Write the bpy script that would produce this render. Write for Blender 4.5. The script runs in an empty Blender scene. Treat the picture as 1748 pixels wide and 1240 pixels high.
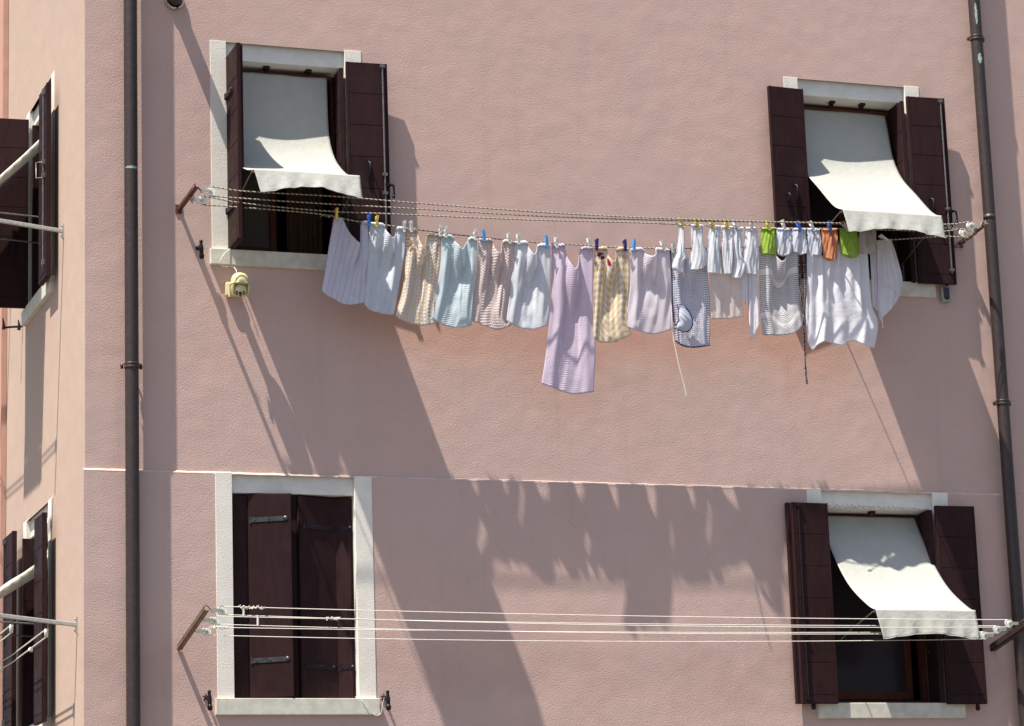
import bpy, math, random
import numpy as np
from mathutils import Vector, Matrix
random.seed(7)
S = bpy.context.scene
COL = S.collection

# ------------------------------------------------------------------ camera
F_PX, YAW, PITCH, ROLL = 4775.26, math.radians(19.92817), math.radians(12.24358), math.radians(1.93674)
CAM = np.array([0.0, -18.708, 1.6])
def cam_axes():
    cy, sy, cp, sp, cr, sr = math.cos(YAW), math.sin(YAW), math.cos(PITCH), math.sin(PITCH), math.cos(ROLL), math.sin(ROLL)
    f = np.array([sy*cp, cy*cp, sp]); rt = np.array([cy, -sy, 0]); dn = np.cross(f, rt)
    return cr*rt+sr*dn, -sr*rt+cr*dn, f
RT, DN, FW = cam_axes()
cam = bpy.data.cameras.new('camera'); camo = bpy.data.objects.new('camera', cam); COL.objects.link(camo)
cam.sensor_width = 36; cam.lens = F_PX/1748*36; cam.clip_end = 500
mw = Matrix.Identity(4)
for i in range(3):
    mw[i][0] = RT[i]; mw[i][1] = -DN[i]; mw[i][2] = -FW[i]; mw[i][3] = CAM[i]
camo.matrix_world = mw
S.camera = camo

# ------------------------------------------------------------------ light
SA, SB = 2.3, 5.85                      # metres right and down a shadow moves per metre out from the front wall
tosun = Vector((-SA, -1, SB)).normalized()
world = bpy.data.worlds.new('World'); S.world = world; world.use_nodes = True
nt = world.node_tree; nt.nodes.clear()
wo = nt.nodes.new('ShaderNodeOutputWorld'); bg = nt.nodes.new('ShaderNodeBackground'); sk = nt.nodes.new('ShaderNodeTexSky')
sk.sky_type = 'NISHITA'; sk.sun_disc = False
sk.sun_elevation = math.asin(tosun.z); sk.sun_rotation = math.atan2(tosun.x, tosun.y)
sk.air_density = 1.0; sk.dust_density = 2.0; sk.ozone_density = 1.0
bg.inputs['Strength'].default_value = 0.080
nt.links.new(sk.outputs[0], bg.inputs[0]); nt.links.new(bg.outputs[0], wo.inputs[0])
sl = bpy.data.lights.new('sun', 'SUN'); sl.energy = 5.0; sl.angle = math.radians(0.55); sl.color = (1, .93, .82)
so = bpy.data.objects.new('sun', sl); COL.objects.link(so); so.rotation_euler = tosun.to_track_quat('Z', 'Y').to_euler()
so.location = (-20, -20, 40)
S.view_settings.view_transform = 'Standard'; S.view_settings.look = 'None'; S.view_settings.gamma = 1
S.view_settings.exposure = 0.90
S.render.engine = 'CYCLES'; S.cycles.max_bounces = 8; S.cycles.use_denoising = True

# ------------------------------------------------------------------ helpers
def ray(u, v):
    return RT*((u-874)/F_PX) + DN*((v-620)/F_PX) + FW
def onY(u, v, y=0.0):
    r = ray(u, v); return CAM + r*((y-CAM[1])/r[1])
def onX(u, v, x):
    r = ray(u, v); return CAM + r*((x-CAM[0])/r[0])

def tag(o, label=None, cat=None, group=None, kind=None):
    if label: o['label'] = label
    if cat: o['category'] = cat
    if group: o['group'] = group
    if kind: o['kind'] = kind
    return o
def thing(name, loc, label, cat, group=None):
    o = bpy.data.objects.new(name, None); COL.objects.link(o); o.location = Vector([float(c) for c in loc]); o.empty_display_size = .1
    return tag(o, label, cat, group)
def root_loc(p):
    while p.parent: p = p.parent
    return p.location

class MB:
    def __init__(s): s.v = []; s.f = []; s.uv = []; s.sm = []
    def add(s, vs, fs, uvs=None, smooth=False):
        b = len(s.v); s.v += [tuple(float(c) for c in p) for p in vs]
        for f in fs:
            s.f.append([b+i for i in f]); s.sm.append(smooth)
            s.uv.append([uvs[i] if uvs is not None else (0, 0) for i in f])
        return s
    def box(s, x0, x1, y0, y1, z0, z1):
        v = [(x, y, z) for x in (x0, x1) for y in (y0, y1) for z in (z0, z1)]
        return s.add(v, [(0, 1, 3, 2), (4, 6, 7, 5), (0, 4, 5, 1), (2, 3, 7, 6), (0, 2, 6, 4), (1, 5, 7, 3)])
    def obox(s, o, a, b, c, bev=0.0):
        """box from corner o with edge vectors a,b,c"""
        o, a, b, c = [np.array(t, float) for t in (o, a, b, c)]
        v = [o+i*a+j*b+k*c for i in (0, 1) for j in (0, 1) for k in (0, 1)]
        return s.add(v, [(0, 1, 3, 2), (4, 6, 7, 5), (0, 4, 5, 1), (2, 3, 7, 6), (0, 2, 6, 4), (1, 5, 7, 3)])
    def tube(s, pts, r, n=8, cap=True, uvscale=1.0):
        pts = [np.array(p, float) for p in pts]; rs = r if isinstance(r, (list, tuple)) else [r]*len(pts)
        vs = []; uv = []; L = 0; up = None
        for i, p in enumerate(pts):
            t = pts[min(i+1, len(pts)-1)] - pts[max(i-1, 0)]; t /= (np.linalg.norm(t)+1e-12)
            if up is None: up = np.array([0, 0, 1.]) if abs(t[2]) < .9 else np.array([0, 1., 0])
            a = np.cross(t, up); a /= np.linalg.norm(a); b = np.cross(a, t); up = b
            if i: L += np.linalg.norm(p-pts[i-1])
            for k in range(n+1):
                w = 2*math.pi*k/n; vs.append(p+rs[i]*(math.cos(w)*a+math.sin(w)*b)); uv.append((k/n, L*uvscale))
        m = n+1
        fs = [(i*m+k, i*m+k+1, (i+1)*m+k+1, (i+1)*m+k) for i in range(len(pts)-1) for k in range(n)]
        s.add(vs, fs, uv, True)
        if cap:
            s.add(vs[:n], [tuple(range(n))]); s.add(vs[-m:-1], [tuple(range(n))[::-1]])
        return s
    def lathe(s, prof, o, ax, n=20, smooth=True):
        """prof: list of (radius, distance along ax)"""
        o = np.array(o, float); ax = np.array(ax, float); ax /= np.linalg.norm(ax)
        t = np.array([0, 0, 1.]) if abs(ax[2]) < .9 else np.array([1., 0, 0]); a = np.cross(ax, t); a /= np.linalg.norm(a); b = np.cross(ax, a)
        vs = [o+ax*h+r*(math.cos(2*math.pi*k/n)*a+math.sin(2*math.pi*k/n)*b) for r, h in prof for k in range(n)]
        fs = [(i*n+k, i*n+(k+1) % n, (i+1)*n+(k+1) % n, (i+1)*n+k) for i in range(len(prof)-1) for k in range(n)]
        return s.add(vs, fs, None, smooth)
    def grid(s, P, uv=None, smooth=True, flip=False):
        nr, nc = len(P), len(P[0]); vs = [P[i][j] for i in range(nr) for j in range(nc)]
        uvs = [uv[i][j] for i in range(nr) for j in range(nc)] if uv is not None else None
        fs = [(i*nc+j, i*nc+j+1, (i+1)*nc+j+1, (i+1)*nc+j) for i in range(nr-1) for j in range(nc-1)]
        if flip: fs = [f[::-1] for f in fs]
        return s.add(vs, fs, uvs, smooth)
    def build(s, name, mat, parent=None, bevel=0, solid=0):
        off = Vector((0, 0, 0)) if parent is None else root_loc(parent)
        me = bpy.data.meshes.new(name); me.from_pydata([(a-off.x, b-off.y, c-off.z) for a, b, c in s.v], [], s.f)
        uvl = me.uv_layers.new(name='UVMap'); flat = [c for f in s.uv for q in f for c in q]; uvl.data.foreach_set('uv', flat)
        me.polygons.foreach_set('use_smooth', s.sm); me.update()
        if isinstance(mat, (list, tuple)):
            for m_ in mat: me.materials.append(m_)
        else: me.materials.append(mat)
        o = bpy.data.objects.new(name, me); COL.objects.link(o)
        if parent is not None: o.parent = parent
        if bevel:
            m = o.modifiers.new('bevel', 'BEVEL'); m.width = bevel; m.segments = 2; m.limit_method = 'ANGLE'
        if solid:
            m = o.modifiers.new('solid', 'SOLIDIFY'); m.thickness = solid; m.offset = 0
        return o

def copy_tree(o, parent=None):
    c = o.copy(); COL.objects.link(c); c.parent = parent
    for ch in list(o.children): copy_tree(ch, c)
    return c

# ------------------------------------------------------------------ materials
class NT:
    def __init__(s, name):
        s.m = bpy.data.materials.new(name); s.m.use_nodes = True; s.t = s.m.node_tree; s.t.nodes.clear()
        s.out = s.t.nodes.new('ShaderNodeOutputMaterial'); s.b = s.t.nodes.new('ShaderNodeBsdfPrincipled')
        s.t.links.new(s.b.outputs[0], s.out.inputs[0])
    def n(s, kind, **kw):
        o = s.t.nodes.new(kind)
        for k, v in kw.items():
            if k.startswith('i_'):
                key = k[2:]; key = int(key) if key.isdigit() else key.replace('_', ' ')
                s.put(o.inputs[key], v)
            else: setattr(o, k, v)
        return o
    def put(s, sock, v):
        if isinstance(v, bpy.types.NodeSocket): s.t.links.new(v, sock)
        elif v is not None:
            if isinstance(v, (tuple, list)) and len(v) == 3 and sock.type == 'RGBA': v = (*v, 1)
            sock.default_value = v
    def math(s, op, a, b=None, c=None, clamp=False):
        o = s.t.nodes.new('ShaderNodeMath'); o.operation = op; o.use_clamp = clamp
        s.put(o.inputs[0], a)
        if b is not None: s.put(o.inputs[1], b)
        if c is not None: s.put(o.inputs[2], c)
        return o.outputs[0]
    def mix(s, fac, a, b, mode='MIX'):
        o = s.t.nodes.new('ShaderNodeMix'); o.data_type = 'RGBA'; o.blend_type = mode
        s.put(o.inputs[0], fac); s.put(o.inputs[6], a); s.put(o.inputs[7], b); return o.outputs[2]
    def noise(s, vec, scale, detail=4, rough=.55, out=0):
        o = s.n('ShaderNodeTexNoise'); s.put(o.inputs['Vector'], vec); o.inputs['Scale'].default_value = scale
        o.inputs['Detail'].default_value = detail; o.inputs['Roughness'].default_value = rough; return o.outputs[out]
    def ramp(s, fac, a, b, lo=0., hi=1.):
        o = s.n('ShaderNodeMapRange', interpolation_type='SMOOTHSTEP'); s.put(o.inputs[0], fac)
        o.inputs[1].default_value = a; o.inputs[2].default_value = b; o.inputs[3].default_value = lo; o.inputs[4].default_value = hi
        return o.outputs[0]
    def pos(s): return s.n('ShaderNodeNewGeometry').outputs['Position']
    def uvxy(s):
        u = s.n('ShaderNodeUVMap', uv_map='UVMap').outputs[0]; x = s.n('ShaderNodeSeparateXYZ'); s.put(x.inputs[0], u)
        return u, x.outputs[0], x.outputs[1]
    def bump(s, h, strength=1., dist=.01, nrm=None):
        o = s.n('ShaderNodeBump'); o.inputs['Strength'].default_value = strength; o.inputs['Distance'].default_value = dist
        s.put(o.inputs['Height'], h)
        if nrm is not None: s.put(o.inputs['Normal'], nrm)
        s.put(s.b.inputs['Normal'], o.outputs[0]); return o.outputs[0]
    def fin(s, col=None, rough=.6, metal=0., spec=None):
        if col is not None: s.put(s.b.inputs['Base Color'], col)
        s.put(s.b.inputs['Roughness'], rough); s.b.inputs['Metallic'].default_value = metal
        if spec is not None: s.b.inputs['Specular IOR Level'].default_value = spec
        return s.m

def mat_stucco(name, base, patch, stain=True, grain=1.0):
    m = NT(name); p = m.pos()
    big = m.noise(p, .55, 4, .6); med = m.noise(p, 2.6, 5, .62)
    c = m.mix(m.ramp(big, .38, .66), base, patch)
    c = m.mix(m.ramp(med, .30, .75, 0, .34), c, tuple(b*.86 for b in base))
    c = m.mix(m.ramp(m.noise(p, 1.3, 5, .65), .44, .72, 0, .28), c, (base[0]*.86, base[1]*.97, base[2]*.96))
    c = m.mix(m.ramp(m.noise(p, .9, 4, .6), .50, .72, 0, .30), c, (base[0]*1.04, base[1]*.93, base[2]*.88))
    c = m.mix(m.ramp(m.noise(p, 170, 2), .35, .65, 0, .10), c, tuple(b*.75 for b in base))
    if stain:
        # streaks of weather running down below sills, and a redder stretch of wall colour behind the laundry
        sx = m.n('ShaderNodeSeparateXYZ'); m.put(sx.inputs[0], p)
        c = m.mix(m.ramp(m.noise(p, 5.5, 6, .75), .56, .74, 0, .22), c, (base[0]*.80, base[1]*.82, base[2]*.80))
        mp = m.n('ShaderNodeMapping'); m.put(mp.inputs[0], p); mp.inputs['Scale'].default_value = (7., 7., .45)
        st = m.ramp(m.noise(mp.outputs[0], 1., 5, .6), .54, .80, 0, .36)
        c = m.mix(st, c, (base[0]*.70, base[1]*.74, base[2]*.74))
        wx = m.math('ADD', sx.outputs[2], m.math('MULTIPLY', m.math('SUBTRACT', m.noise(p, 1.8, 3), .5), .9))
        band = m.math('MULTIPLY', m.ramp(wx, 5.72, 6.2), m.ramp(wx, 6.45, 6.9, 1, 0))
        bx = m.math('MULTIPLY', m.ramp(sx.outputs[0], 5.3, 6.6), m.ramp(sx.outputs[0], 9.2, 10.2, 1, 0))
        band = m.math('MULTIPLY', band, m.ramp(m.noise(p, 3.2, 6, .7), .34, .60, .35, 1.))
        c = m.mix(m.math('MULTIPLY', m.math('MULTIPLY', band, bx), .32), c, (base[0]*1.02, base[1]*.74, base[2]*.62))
        hb = m.math('MULTIPLY', m.ramp(wx, 3.35, 3.62), m.ramp(wx, 3.7, 3.98, 1, 0))
        c = m.mix(m.math('MULTIPLY', hb, .30), c, (base[0]*.72, base[1]*.70, base[2]*.70))
    # hairline cracks
    wp = m.n('ShaderNodeVectorMath', operation='ADD'); m.put(wp.inputs[0], p)
    nz = m.n('ShaderNodeTexNoise'); m.put(nz.inputs['Vector'], p); nz.inputs['Scale'].default_value = 3.; nz.inputs['Detail'].default_value = 4
    ms = m.n('ShaderNodeVectorMath', operation='SCALE'); m.put(ms.inputs[0], nz.outputs[1]); ms.inputs['Scale'].default_value = .5
    m.put(wp.inputs[1], ms.outputs[0])
    vo = m.n('ShaderNodeTexVoronoi', feature='DISTANCE_TO_EDGE'); m.put(vo.inputs['Vector'], wp.outputs[0]); vo.inputs['Scale'].default_value = .42
    cr = m.math('MULTIPLY', m.ramp(vo.outputs[0], .0007, .0022, 1, 0), m.ramp(m.noise(p, .8, 2), .52, .62))
    c = m.mix(m.math('MULTIPLY', cr, .16), c, (base[0]*.45, base[1]*.42, base[2]*.40))
    # rough-cast relief
    n1 = m.noise(p, 190, 2, .6); n3 = m.noise(p, 5, 1, .5)
    vg = m.n('ShaderNodeTexVoronoi', feature='SMOOTH_F1'); vg.inputs['Smoothness'].default_value = .6
    wv = m.n('ShaderNodeVectorMath', operation='ADD'); m.put(wv.inputs[0], p); wn = m.n('ShaderNodeTexNoise'); m.put(wn.inputs['Vector'], p); wn.inputs['Scale'].default_value = 60
    ws = m.n('ShaderNodeVectorMath', operation='SCALE'); m.put(ws.inputs[0], wn.outputs[1]); ws.inputs['Scale'].default_value = .012; m.put(wv.inputs[1], ws.outputs[0])
    m.put(vg.inputs['Vector'], wv.outputs[0]); vg.inputs['Scale'].default_value = 105
    n2 = m.math('SUBTRACT', 1., vg.outputs[0])
    area = m.ramp(m.noise(p, 1.1, 3), .35, .65, .55, 1.1)
    h = m.math('ADD', m.math('MULTIPLY', n1, m.math('MULTIPLY', area, .0024*grain)), m.math('ADD', m.math('MULTIPLY', n2, .0014*grain), m.math('MULTIPLY', n3, .006)))
    h = m.math('SUBTRACT', h, m.math('MULTIPLY', cr, .0006))
    m.bump(h, .8, 1.0)
    return m.fin(c, .93, 0, .15)

def mat_simple(name, col, rough=.5, metal=0., var=.15, scale=20., bump=0., bscale=60., spec=None):
    m = NT(name); p = m.pos()
    c = m.mix(m.ramp(m.noise(p, scale, 4), .3, .7), tuple(x*(1-var) for x in col), tuple(min(1, x*(1+var)) for x in col))
    if bump: m.bump(m.noise(p, bscale, 4), .6, bump)
    return m.fin(c, rough, metal, spec)

def mat_wood(name, col, dusty, rough=.42):
    m = NT(name); p = m.pos()
    mp = m.n('ShaderNodeMapping'); m.put(mp.inputs[0], p); mp.inputs['Scale'].default_value = (26., 26., 5.)
    g = m.noise(mp.outputs[0], 1., 5, .6)
    c = m.mix(m.ramp(g, .3, .7), tuple(x*.85 for x in col), tuple(x*1.12 for x in col))
    c = m.mix(m.ramp(m.noise(p, 3.5, 5, .65), .45, .8, 0, .5), c, dusty)
    m.bump(g, .3, .0015)
    return m.fin(c, m.ramp(m.noise(p, 9, 3), .3, .7, rough+.08, rough+.25), 0, .07)

def mat_rust(name, paint, rust, amt=.5, rough=.6, metal=.2):
    m = NT(name); p = m.pos()
    f = m.ramp(m.noise(p, 26, 6, .7), amt-.08, amt+.08)
    c = m.mix(f, rust, paint); m.bump(m.noise(p, 90, 4), .5, .002)
    return m.fin(c, rough, metal)

def mat_cloth(name, base, kind='plain', c2=(0, 0, 0), waf=0.0, trans=.36, sat=None, **k):
    m = NT(name); uv, u, v = m.uvxy(); p = m.pos()
    c = m.mix(m.ramp(m.noise(p, 14, 4), .3, .7), tuple(x*.95 for x in base), base)
    def line(x, step, w, off=0.):      # 1 on a line of width w every step
        f = m.math('FRACT', m.math('ADD', m.math('DIVIDE', x, step), off+100.))
        return m.math('LESS_THAN', f, w/step)
    if kind == 'dash':
        f = m.math('MULTIPLY', line(u, k.get('step', .047), .004), line(v, .024, .016)); c = m.mix(m.math('MULTIPLY', f, .75), c, c2)
    elif kind == 'check':
        f = m.math('MAXIMUM', line(u, .0265, .0045), line(v, .0265, .0045))
        c = m.mix(m.math('MULTIPLY', f, .85), c, c2)
        # printed band with rings at the upper end
        du = m.math('SUBTRACT', m.math('FRACT', m.math('ADD', m.math('DIVIDE', u, .11), 100.4)), .5)
        dv = m.math('DIVIDE', m.math('SUBTRACT', v, .10), .11)
        r = m.math('SQRT', m.math('ADD', m.math('MULTIPLY', du, du), m.math('MULTIPLY', dv, dv)))
        ring = m.math('MULTIPLY', m.math('GREATER_THAN', r, .19), m.math('LESS_THAN', r, .30))
        ring = m.math('MAXIMUM', ring, m.math('LESS_THAN', r, .07))
        band = m.math('LESS_THAN', m.math('ABSOLUTE', m.math('SUBTRACT', v, .10)), .045)
        c = m.mix(band, c, base); c = m.mix(m.math('MULTIPLY', ring, band), c, c2)
        edge = m.math('LESS_THAN', m.math('ABSOLUTE', m.math('SUBTRACT', m.math('ABSOLUTE', m.math('SUBTRACT', v, .10)), .048)), .003)
        c = m.mix(edge, c, c2)
    elif kind == 'gingham':
        a = line(u, .052, .026); b = line(v, .052, .026)
        f = m.math('MULTIPLY', m.math('ADD', a, b), .36); c = m.mix(f, c, c2)
        for (cu, cv, rr) in k['dots']:
            du = m.math('SUBTRACT', u, cu); dv = m.math('SUBTRACT', v, cv)
            nn = m.math('MULTIPLY', m.math('SUBTRACT', m.noise(uv, 45, 2), .5), .018)
            d = m.math('ADD', m.math('SQRT', m.math('ADD', m.math('MULTIPLY', du, du), m.math('MULTIPLY', dv, dv))), nn)
            c = m.mix(m.math('LESS_THAN', d, rr*1.45), c, (.74, .66, .72)); c = m.mix(m.math('LESS_THAN', d, rr), c, k['dotc'])
    elif kind == 'hstripe':
        st = k.get('step', .0125)
        f = m.math('MULTIPLY', line(v, st, st*.45), line(u, .014, .0105)) if k.get('dashed') else line(v, st, st*.42)
        if k.get('bands'):
            for b0, b1 in k['bands']:
                g = m.math('MULTIPLY', m.math('GREATER_THAN', v, b0), m.math('LESS_THAN', v, b1)); f = m.math('MULTIPLY', f, m.math('SUBTRACT', 1., g))
        c = m.mix(m.math('MULTIPLY', f, k.get('amt', .9)), c, c2)
    elif kind == 'polka':
        vo = m.n('ShaderNodeTexVoronoi', i_Scale=k.get('scale', 55.)); m.put(vo.inputs['Vector'], uv); vo.inputs['Randomness'].default_value = .25
        c = m.mix(m.math('LESS_THAN', vo.outputs[0], .26), c, c2)
    elif kind == 'blotch':
        c = m.mix(m.ramp(m.noise(uv, k.get('scale', 28), 3), .56, .62), c, c2)
    if k.get('hem'):
        hl, hc = k['hem']; c = m.mix(m.math('GREATER_THAN', v, hl), c, hc)
    h = m.math('MULTIPLY', m.noise(p, 260, 2), .35)
    if waf:
        wu = m.math('SINE', m.math('MULTIPLY', u, 2*math.pi/waf)); wv = m.math('SINE', m.math('MULTIPLY', v, 2*math.pi/waf))
        h = m.math('ADD', h, m.math('MULTIPLY', m.math('MULTIPLY', wu, wv), k.get('wamt', .8)))
        c = m.mix(m.ramp(m.math('MULTIPLY', wu, wv), -.6, .6, .24, 0.), c, tuple(x*.7 for x in base))
    h = m.math('ADD', h, m.math('MULTIPLY', m.noise(p, 26, 5, .6), 2.4))
    nrm = m.bump(h, .55, .0035)
    m.fin(c, .9, 0, .1)
    tr = m.n('ShaderNodeBsdfTranslucent'); m.put(tr.inputs[0], c); m.put(tr.inputs['Normal'], nrm)
    mx = m.n('ShaderNodeMixShader'); mx.inputs[0].default_value = trans
    m.put(mx.inputs[1], m.b.outputs[0]); m.put(mx.inputs[2], tr.outputs[0]); m.put(m.out.inputs[0], mx.outputs[0])
    return m.m

def mat_rope(name, c1, c2, pitch):
    m = NT(name); uv, u, v = m.uvxy()
    f = m.math('FRACT', m.math('ADD', m.math('DIVIDE', v, pitch), u))
    c = m.mix(m.ramp(f, .55, .7), c1, c2)
    m.bump(m.math('SINE', m.math('MULTIPLY', f, 4*math.pi)), .6, .002)
    return m.fin(c, .9)

def mat_glass(name, tint=(.02, .02, .025)):
    m = NT(name); return m.fin(tint, .15, 0, .1)

M = dict(
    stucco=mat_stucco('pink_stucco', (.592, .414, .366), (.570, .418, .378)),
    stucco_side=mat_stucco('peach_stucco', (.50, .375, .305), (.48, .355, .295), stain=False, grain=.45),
    salmon=mat_stucco('salmon_stucco', (.52, .31, .25), (.50, .30, .245), stain=False, grain=.5),
    white=mat_simple('white_limewash', (.78, .74, .67), .9, 0, .05, 7, .0035, 110, .15),
    white_smooth=mat_simple('white_painted_stone', (.72, .70, .65), .8, 0, .05, 12, .0015, 40, .2),
    sill=mat_simple('pale_stone', (.60, .575, .50), .75, 0, .10, 16, .001, 60, .2),
    wood=mat_wood('brown_painted_wood', (.030, .0138, .0150), (.044, .023, .021)),
    frame=mat_wood('reddish_brown_wood', (.080, .028, .019), (.10, .042, .027)),
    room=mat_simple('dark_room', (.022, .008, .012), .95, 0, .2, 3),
    iron=mat_simple('black_iron', (.018, .012, .016), .45, .6, .3, 50),
    steel=mat_simple('worn_steel', (.22, .20, .19), .4, .8, .3, 60),
    pipe=mat_rust('brown_drainpipe', (.036, .023, .022), (.046, .032, .029), .45, .45, .1),
    copper=mat_simple('pale_green_patina', (.30, .38, .30), .8, 0, .3, 60),
    rust=mat_rust('rusty_cream_iron', (.42, .36, .25), (.10, .03, .014), .52),
    rustd=mat_rust('rusty_brown_iron', (.12, .055, .035), (.10, .025, .012), .5),
    bronze=mat_rust('brown_varnished_iron', (.20, .13, .085), (.10, .055, .035), .42, .5, .3),
    bronzed=mat_simple('dark_brown_iron', (.055, .035, .033), .45, .3, .2, 50),
    galv=mat_simple('galvanised_steel', (.36, .36, .34), .6, .0, .15, 45),
    plastic_w=mat_simple('white_plastic', (.72, .71, .66), .4, 0, .06, 50),
    pulley=mat_simple('ivory_pulley', (.80, .78, .70), .6, 0, .06, 60),
    blockg=mat_simple('grey_zinc', (.30, .32, .28), .6, 0, .15, 60),
    cream=mat_simple('yellowed_plastic', (.62, .55, .30), .38, 0, .05, 30, .0004, 200),
    black=mat_simple('black_plastic', (.02, .014, .018), .3, 0, .2, 50),
    chrome=mat_simple('chrome', (.62, .60, .58), .15, 1., .05, 20),
    curtain=mat_cloth('beige_curtain', (.16, .105, .075), 'plain'),
    rope=mat_rope('twisted_rope', (.46, .41, .32), (.035, .025, .025), .034),
    cord=mat_simple('white_cord', (.66, .64, .58), .8, 0, .08, 90),
    awn=mat_cloth('cream_awning_cloth', (.465, .472, .442), 'plain', trans=.14),
    hem_lit=mat_cloth('awning_cloth_lit_edge', (.66, .62, .52), 'plain', trans=.2),  # awning cloth again, its colour lightened to paint in the sunlit side edge
    glass=mat_glass('window_glass', (.03, .024, .032)),
    ground=mat_simple('paving', (.11, .10, .09), .9, 0, .2, .8, .002),
)

# ------------------------------------------------------------------ the ground
g = MB(); g.grid([[(x, y, 0) for x in (-120, 0, 120)] for y in (-120, 0, 120)], smooth=False)
tag(g.build('ground', M['ground']), kind='structure')

# ------------------------------------------------------------------ the building
XC = 3.652        # corner
ST = .022         # the lower storey's wall stands this much proud
ZC = 5.046        # string course
BX1, BY1, BZ1 = 12.6, 3.21, 12.5
bld = thing('house', (XC, 0, 0), 'pink stuccoed corner house with brown shutters and white window surrounds', 'house')
WINS = dict(  # u0,u1,z0,z1 of the hole, in the wall's own axis
    W1=(4.675, 5.562, 6.65, 8.197), W2=(9.21, 10.135, 6.69, 8.275), W3=(4.675, 5.562, 3.478, ZC), W4=(9.20, 10.138, 3.447, ZC))
LWINS = dict(L1=(1.28, 2.215, 6.70, 8.27), L2=(1.30, 2.215, 3.47, ZC))
def sheet(mb, fn, u0, u1, z0, z1, holes):
    us = sorted({u0, u1, *[h[0] for h in holes], *[h[1] for h in holes]}); zs = sorted({z0, z1, *[max(z0, min(z1, h[2])) for h in holes], *[max(z0, min(z1, h[3])) for h in holes]})
    for a, b in zip(us, us[1:]):
        for c, d in zip(zs, zs[1:]):
            mu, mz = (a+b)/2, (c+d)/2
            if any(h[0] < mu < h[1] and h[2] < mz < h[3] for h in holes): continue
            mb.add([fn(a, c), fn(b, c), fn(b, d), fn(a, d)], [(0, 1, 2, 3)])
up = [WINS['W1'], WINS['W2']]; lo = [WINS['W3'], WINS['W4']]
w = MB(); sheet(w, lambda u, z: (u, 0, z), XC, BX1, ZC, BZ1, up)
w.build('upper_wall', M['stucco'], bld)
w = MB(); sheet(w, lambda u, z: (u, -ST, z), XC-ST*.6, BX1, 0, ZC-.008, lo)
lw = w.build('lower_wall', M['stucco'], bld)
# ledge of the string course, broken where the lower windows reach it
w = MB()
segs = [(XC-ST*.6, WINS['W3'][0]), (WINS['W3'][0], WINS['W3'][1]), (WINS['W3'][1], WINS['W4'][0]), (WINS['W4'][0], WINS['W4'][1]), (WINS['W4'][1], BX1)]
for a, b in segs:
    n = max(2, int((b-a)/.05)); P = [[], [], []]
    for i in range(n+1):
        x = a+(b-a)*i/n; j = random.uniform(-.0025, .0025)
        P[0].append((x, 0, ZC+.008+j)); P[1].append((x, -ST+.004+j*.5, ZC-.001+j)); P[2].append((x, -ST-.0008, ZC-.0105+j*.6))
    w.grid(P, smooth=True)
w.build('string_course', mat_simple('bare_cream_edge', (.58, .45, .39), .9, 0, .15, 14, .002, 90), bld)
w = MB(); lu = [LWINS['L1']]; ll = [LWINS['L2']]
sheet(w, lambda u, z: (XC, u, z), 0, BY1, ZC, BZ1, lu); w.build('side_wall', M['stucco_side'], bld)
w = MB(); sheet(w, lambda u, z: (XC-ST*.6, u, z), -ST, BY1, 0, ZC-.008, ll); w.build('lower_side_wall', M['stucco_side'], bld)
w = MB(); w.grid([[(XC, -.0, ZC+.001), (XC, BY1, ZC+.001)], [(XC-ST*.6, -ST, ZC-.0085), (XC-ST*.6, BY1, ZC-.0085)]], smooth=False)
w.build('side_string_course', M['stucco_side'], bld)
# the far sides and top of the house
w = MB()
for q in ([(BX1, -ST, 0), (BX1, 9, 0), (BX1, 9, BZ1), (BX1, -ST, BZ1)], [(XC, BY1, 0), (XC, 9, 0), (XC, 9, BZ1), (XC, BY1, BZ1)],
          [(XC, 9, 0), (BX1, 9, 0), (BX1, 9, BZ1), (XC, 9, BZ1)]): w.add(q, [(0, 1, 2, 3)])
w.build('rear_wall', M['stucco_side'], bld)
w = MB(); w.add([(XC-.05, -.05, BZ1+.02), (BX1+.05, -.05, BZ1+.02), (8.1, 4.5, BZ1+2.0), (XC-.05, 9.05, BZ1+.02), (BX1+.05, 9.05, BZ1+.02)], [(0, 1, 2), (3, 2, 4), (0, 2, 3), (1, 4, 2), (0, 3, 4, 1)])
w.build('roof', mat_simple('terracotta', (.36, .15, .09), .9, 0, .3, 12), bld)
# neighbour
nb = thing('neighbouring_house', (1.5, 3.2, 0), 'salmon coloured house wall adjoining the pink house at the far left', 'house')
w = MB(); w.box(XC-.045, XC-.003, BY1+.01, 14, 0, 12.2); w.build('wall', M['salmon'], nb)
w = MB(); w.box(XC-.3, XC+.1, BY1+.01, 14, 12.2, 12.4); w.build('roof_edge', M['salmon'], nb)

# ------------------------------------------------------------------ windows
def leaf(mb, p0, p1, z0, z1, th, side, step=.238, panels=True, ztop=None):
    """one shutter leaf from p0 to p1 in plan; side=+1/-1: which way its thickness and planked face go"""
    p0, p1 = np.array([*p0, 0.]), np.array([*p1, 0.]); d = p1-p0; L = np.linalg.norm(d); d /= L
    n = np.array([d[1], -d[0], 0])*side
    core = th-.006; Z = np.array([0, 0, 1.])
    mb.obox(p0+Z*z0, d*L, n*core, Z*(z1-z0))
    if panels:
        st = .017
        for a in (0, L-st): mb.obox(p0+d*a+n*(core+.0003)+Z*z0, d*st, n*.0055, Z*(z1-z0))
        z = z1
        while z > z0+.02:
            zb = max(z0, z-step)
            mb.obox(p0+d*(st+.002)+n*(core+.0003)+Z*(zb+.0025), d*(L-2*st-.004), n*.0045, Z*(z-zb-.005)); z = zb
    else:
        mb.obox(p0+d*.006+n*(core+.0003)+Z*(z0+.006), d*(L-.012), n*.005, Z*(z1-z0-.012))
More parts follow.
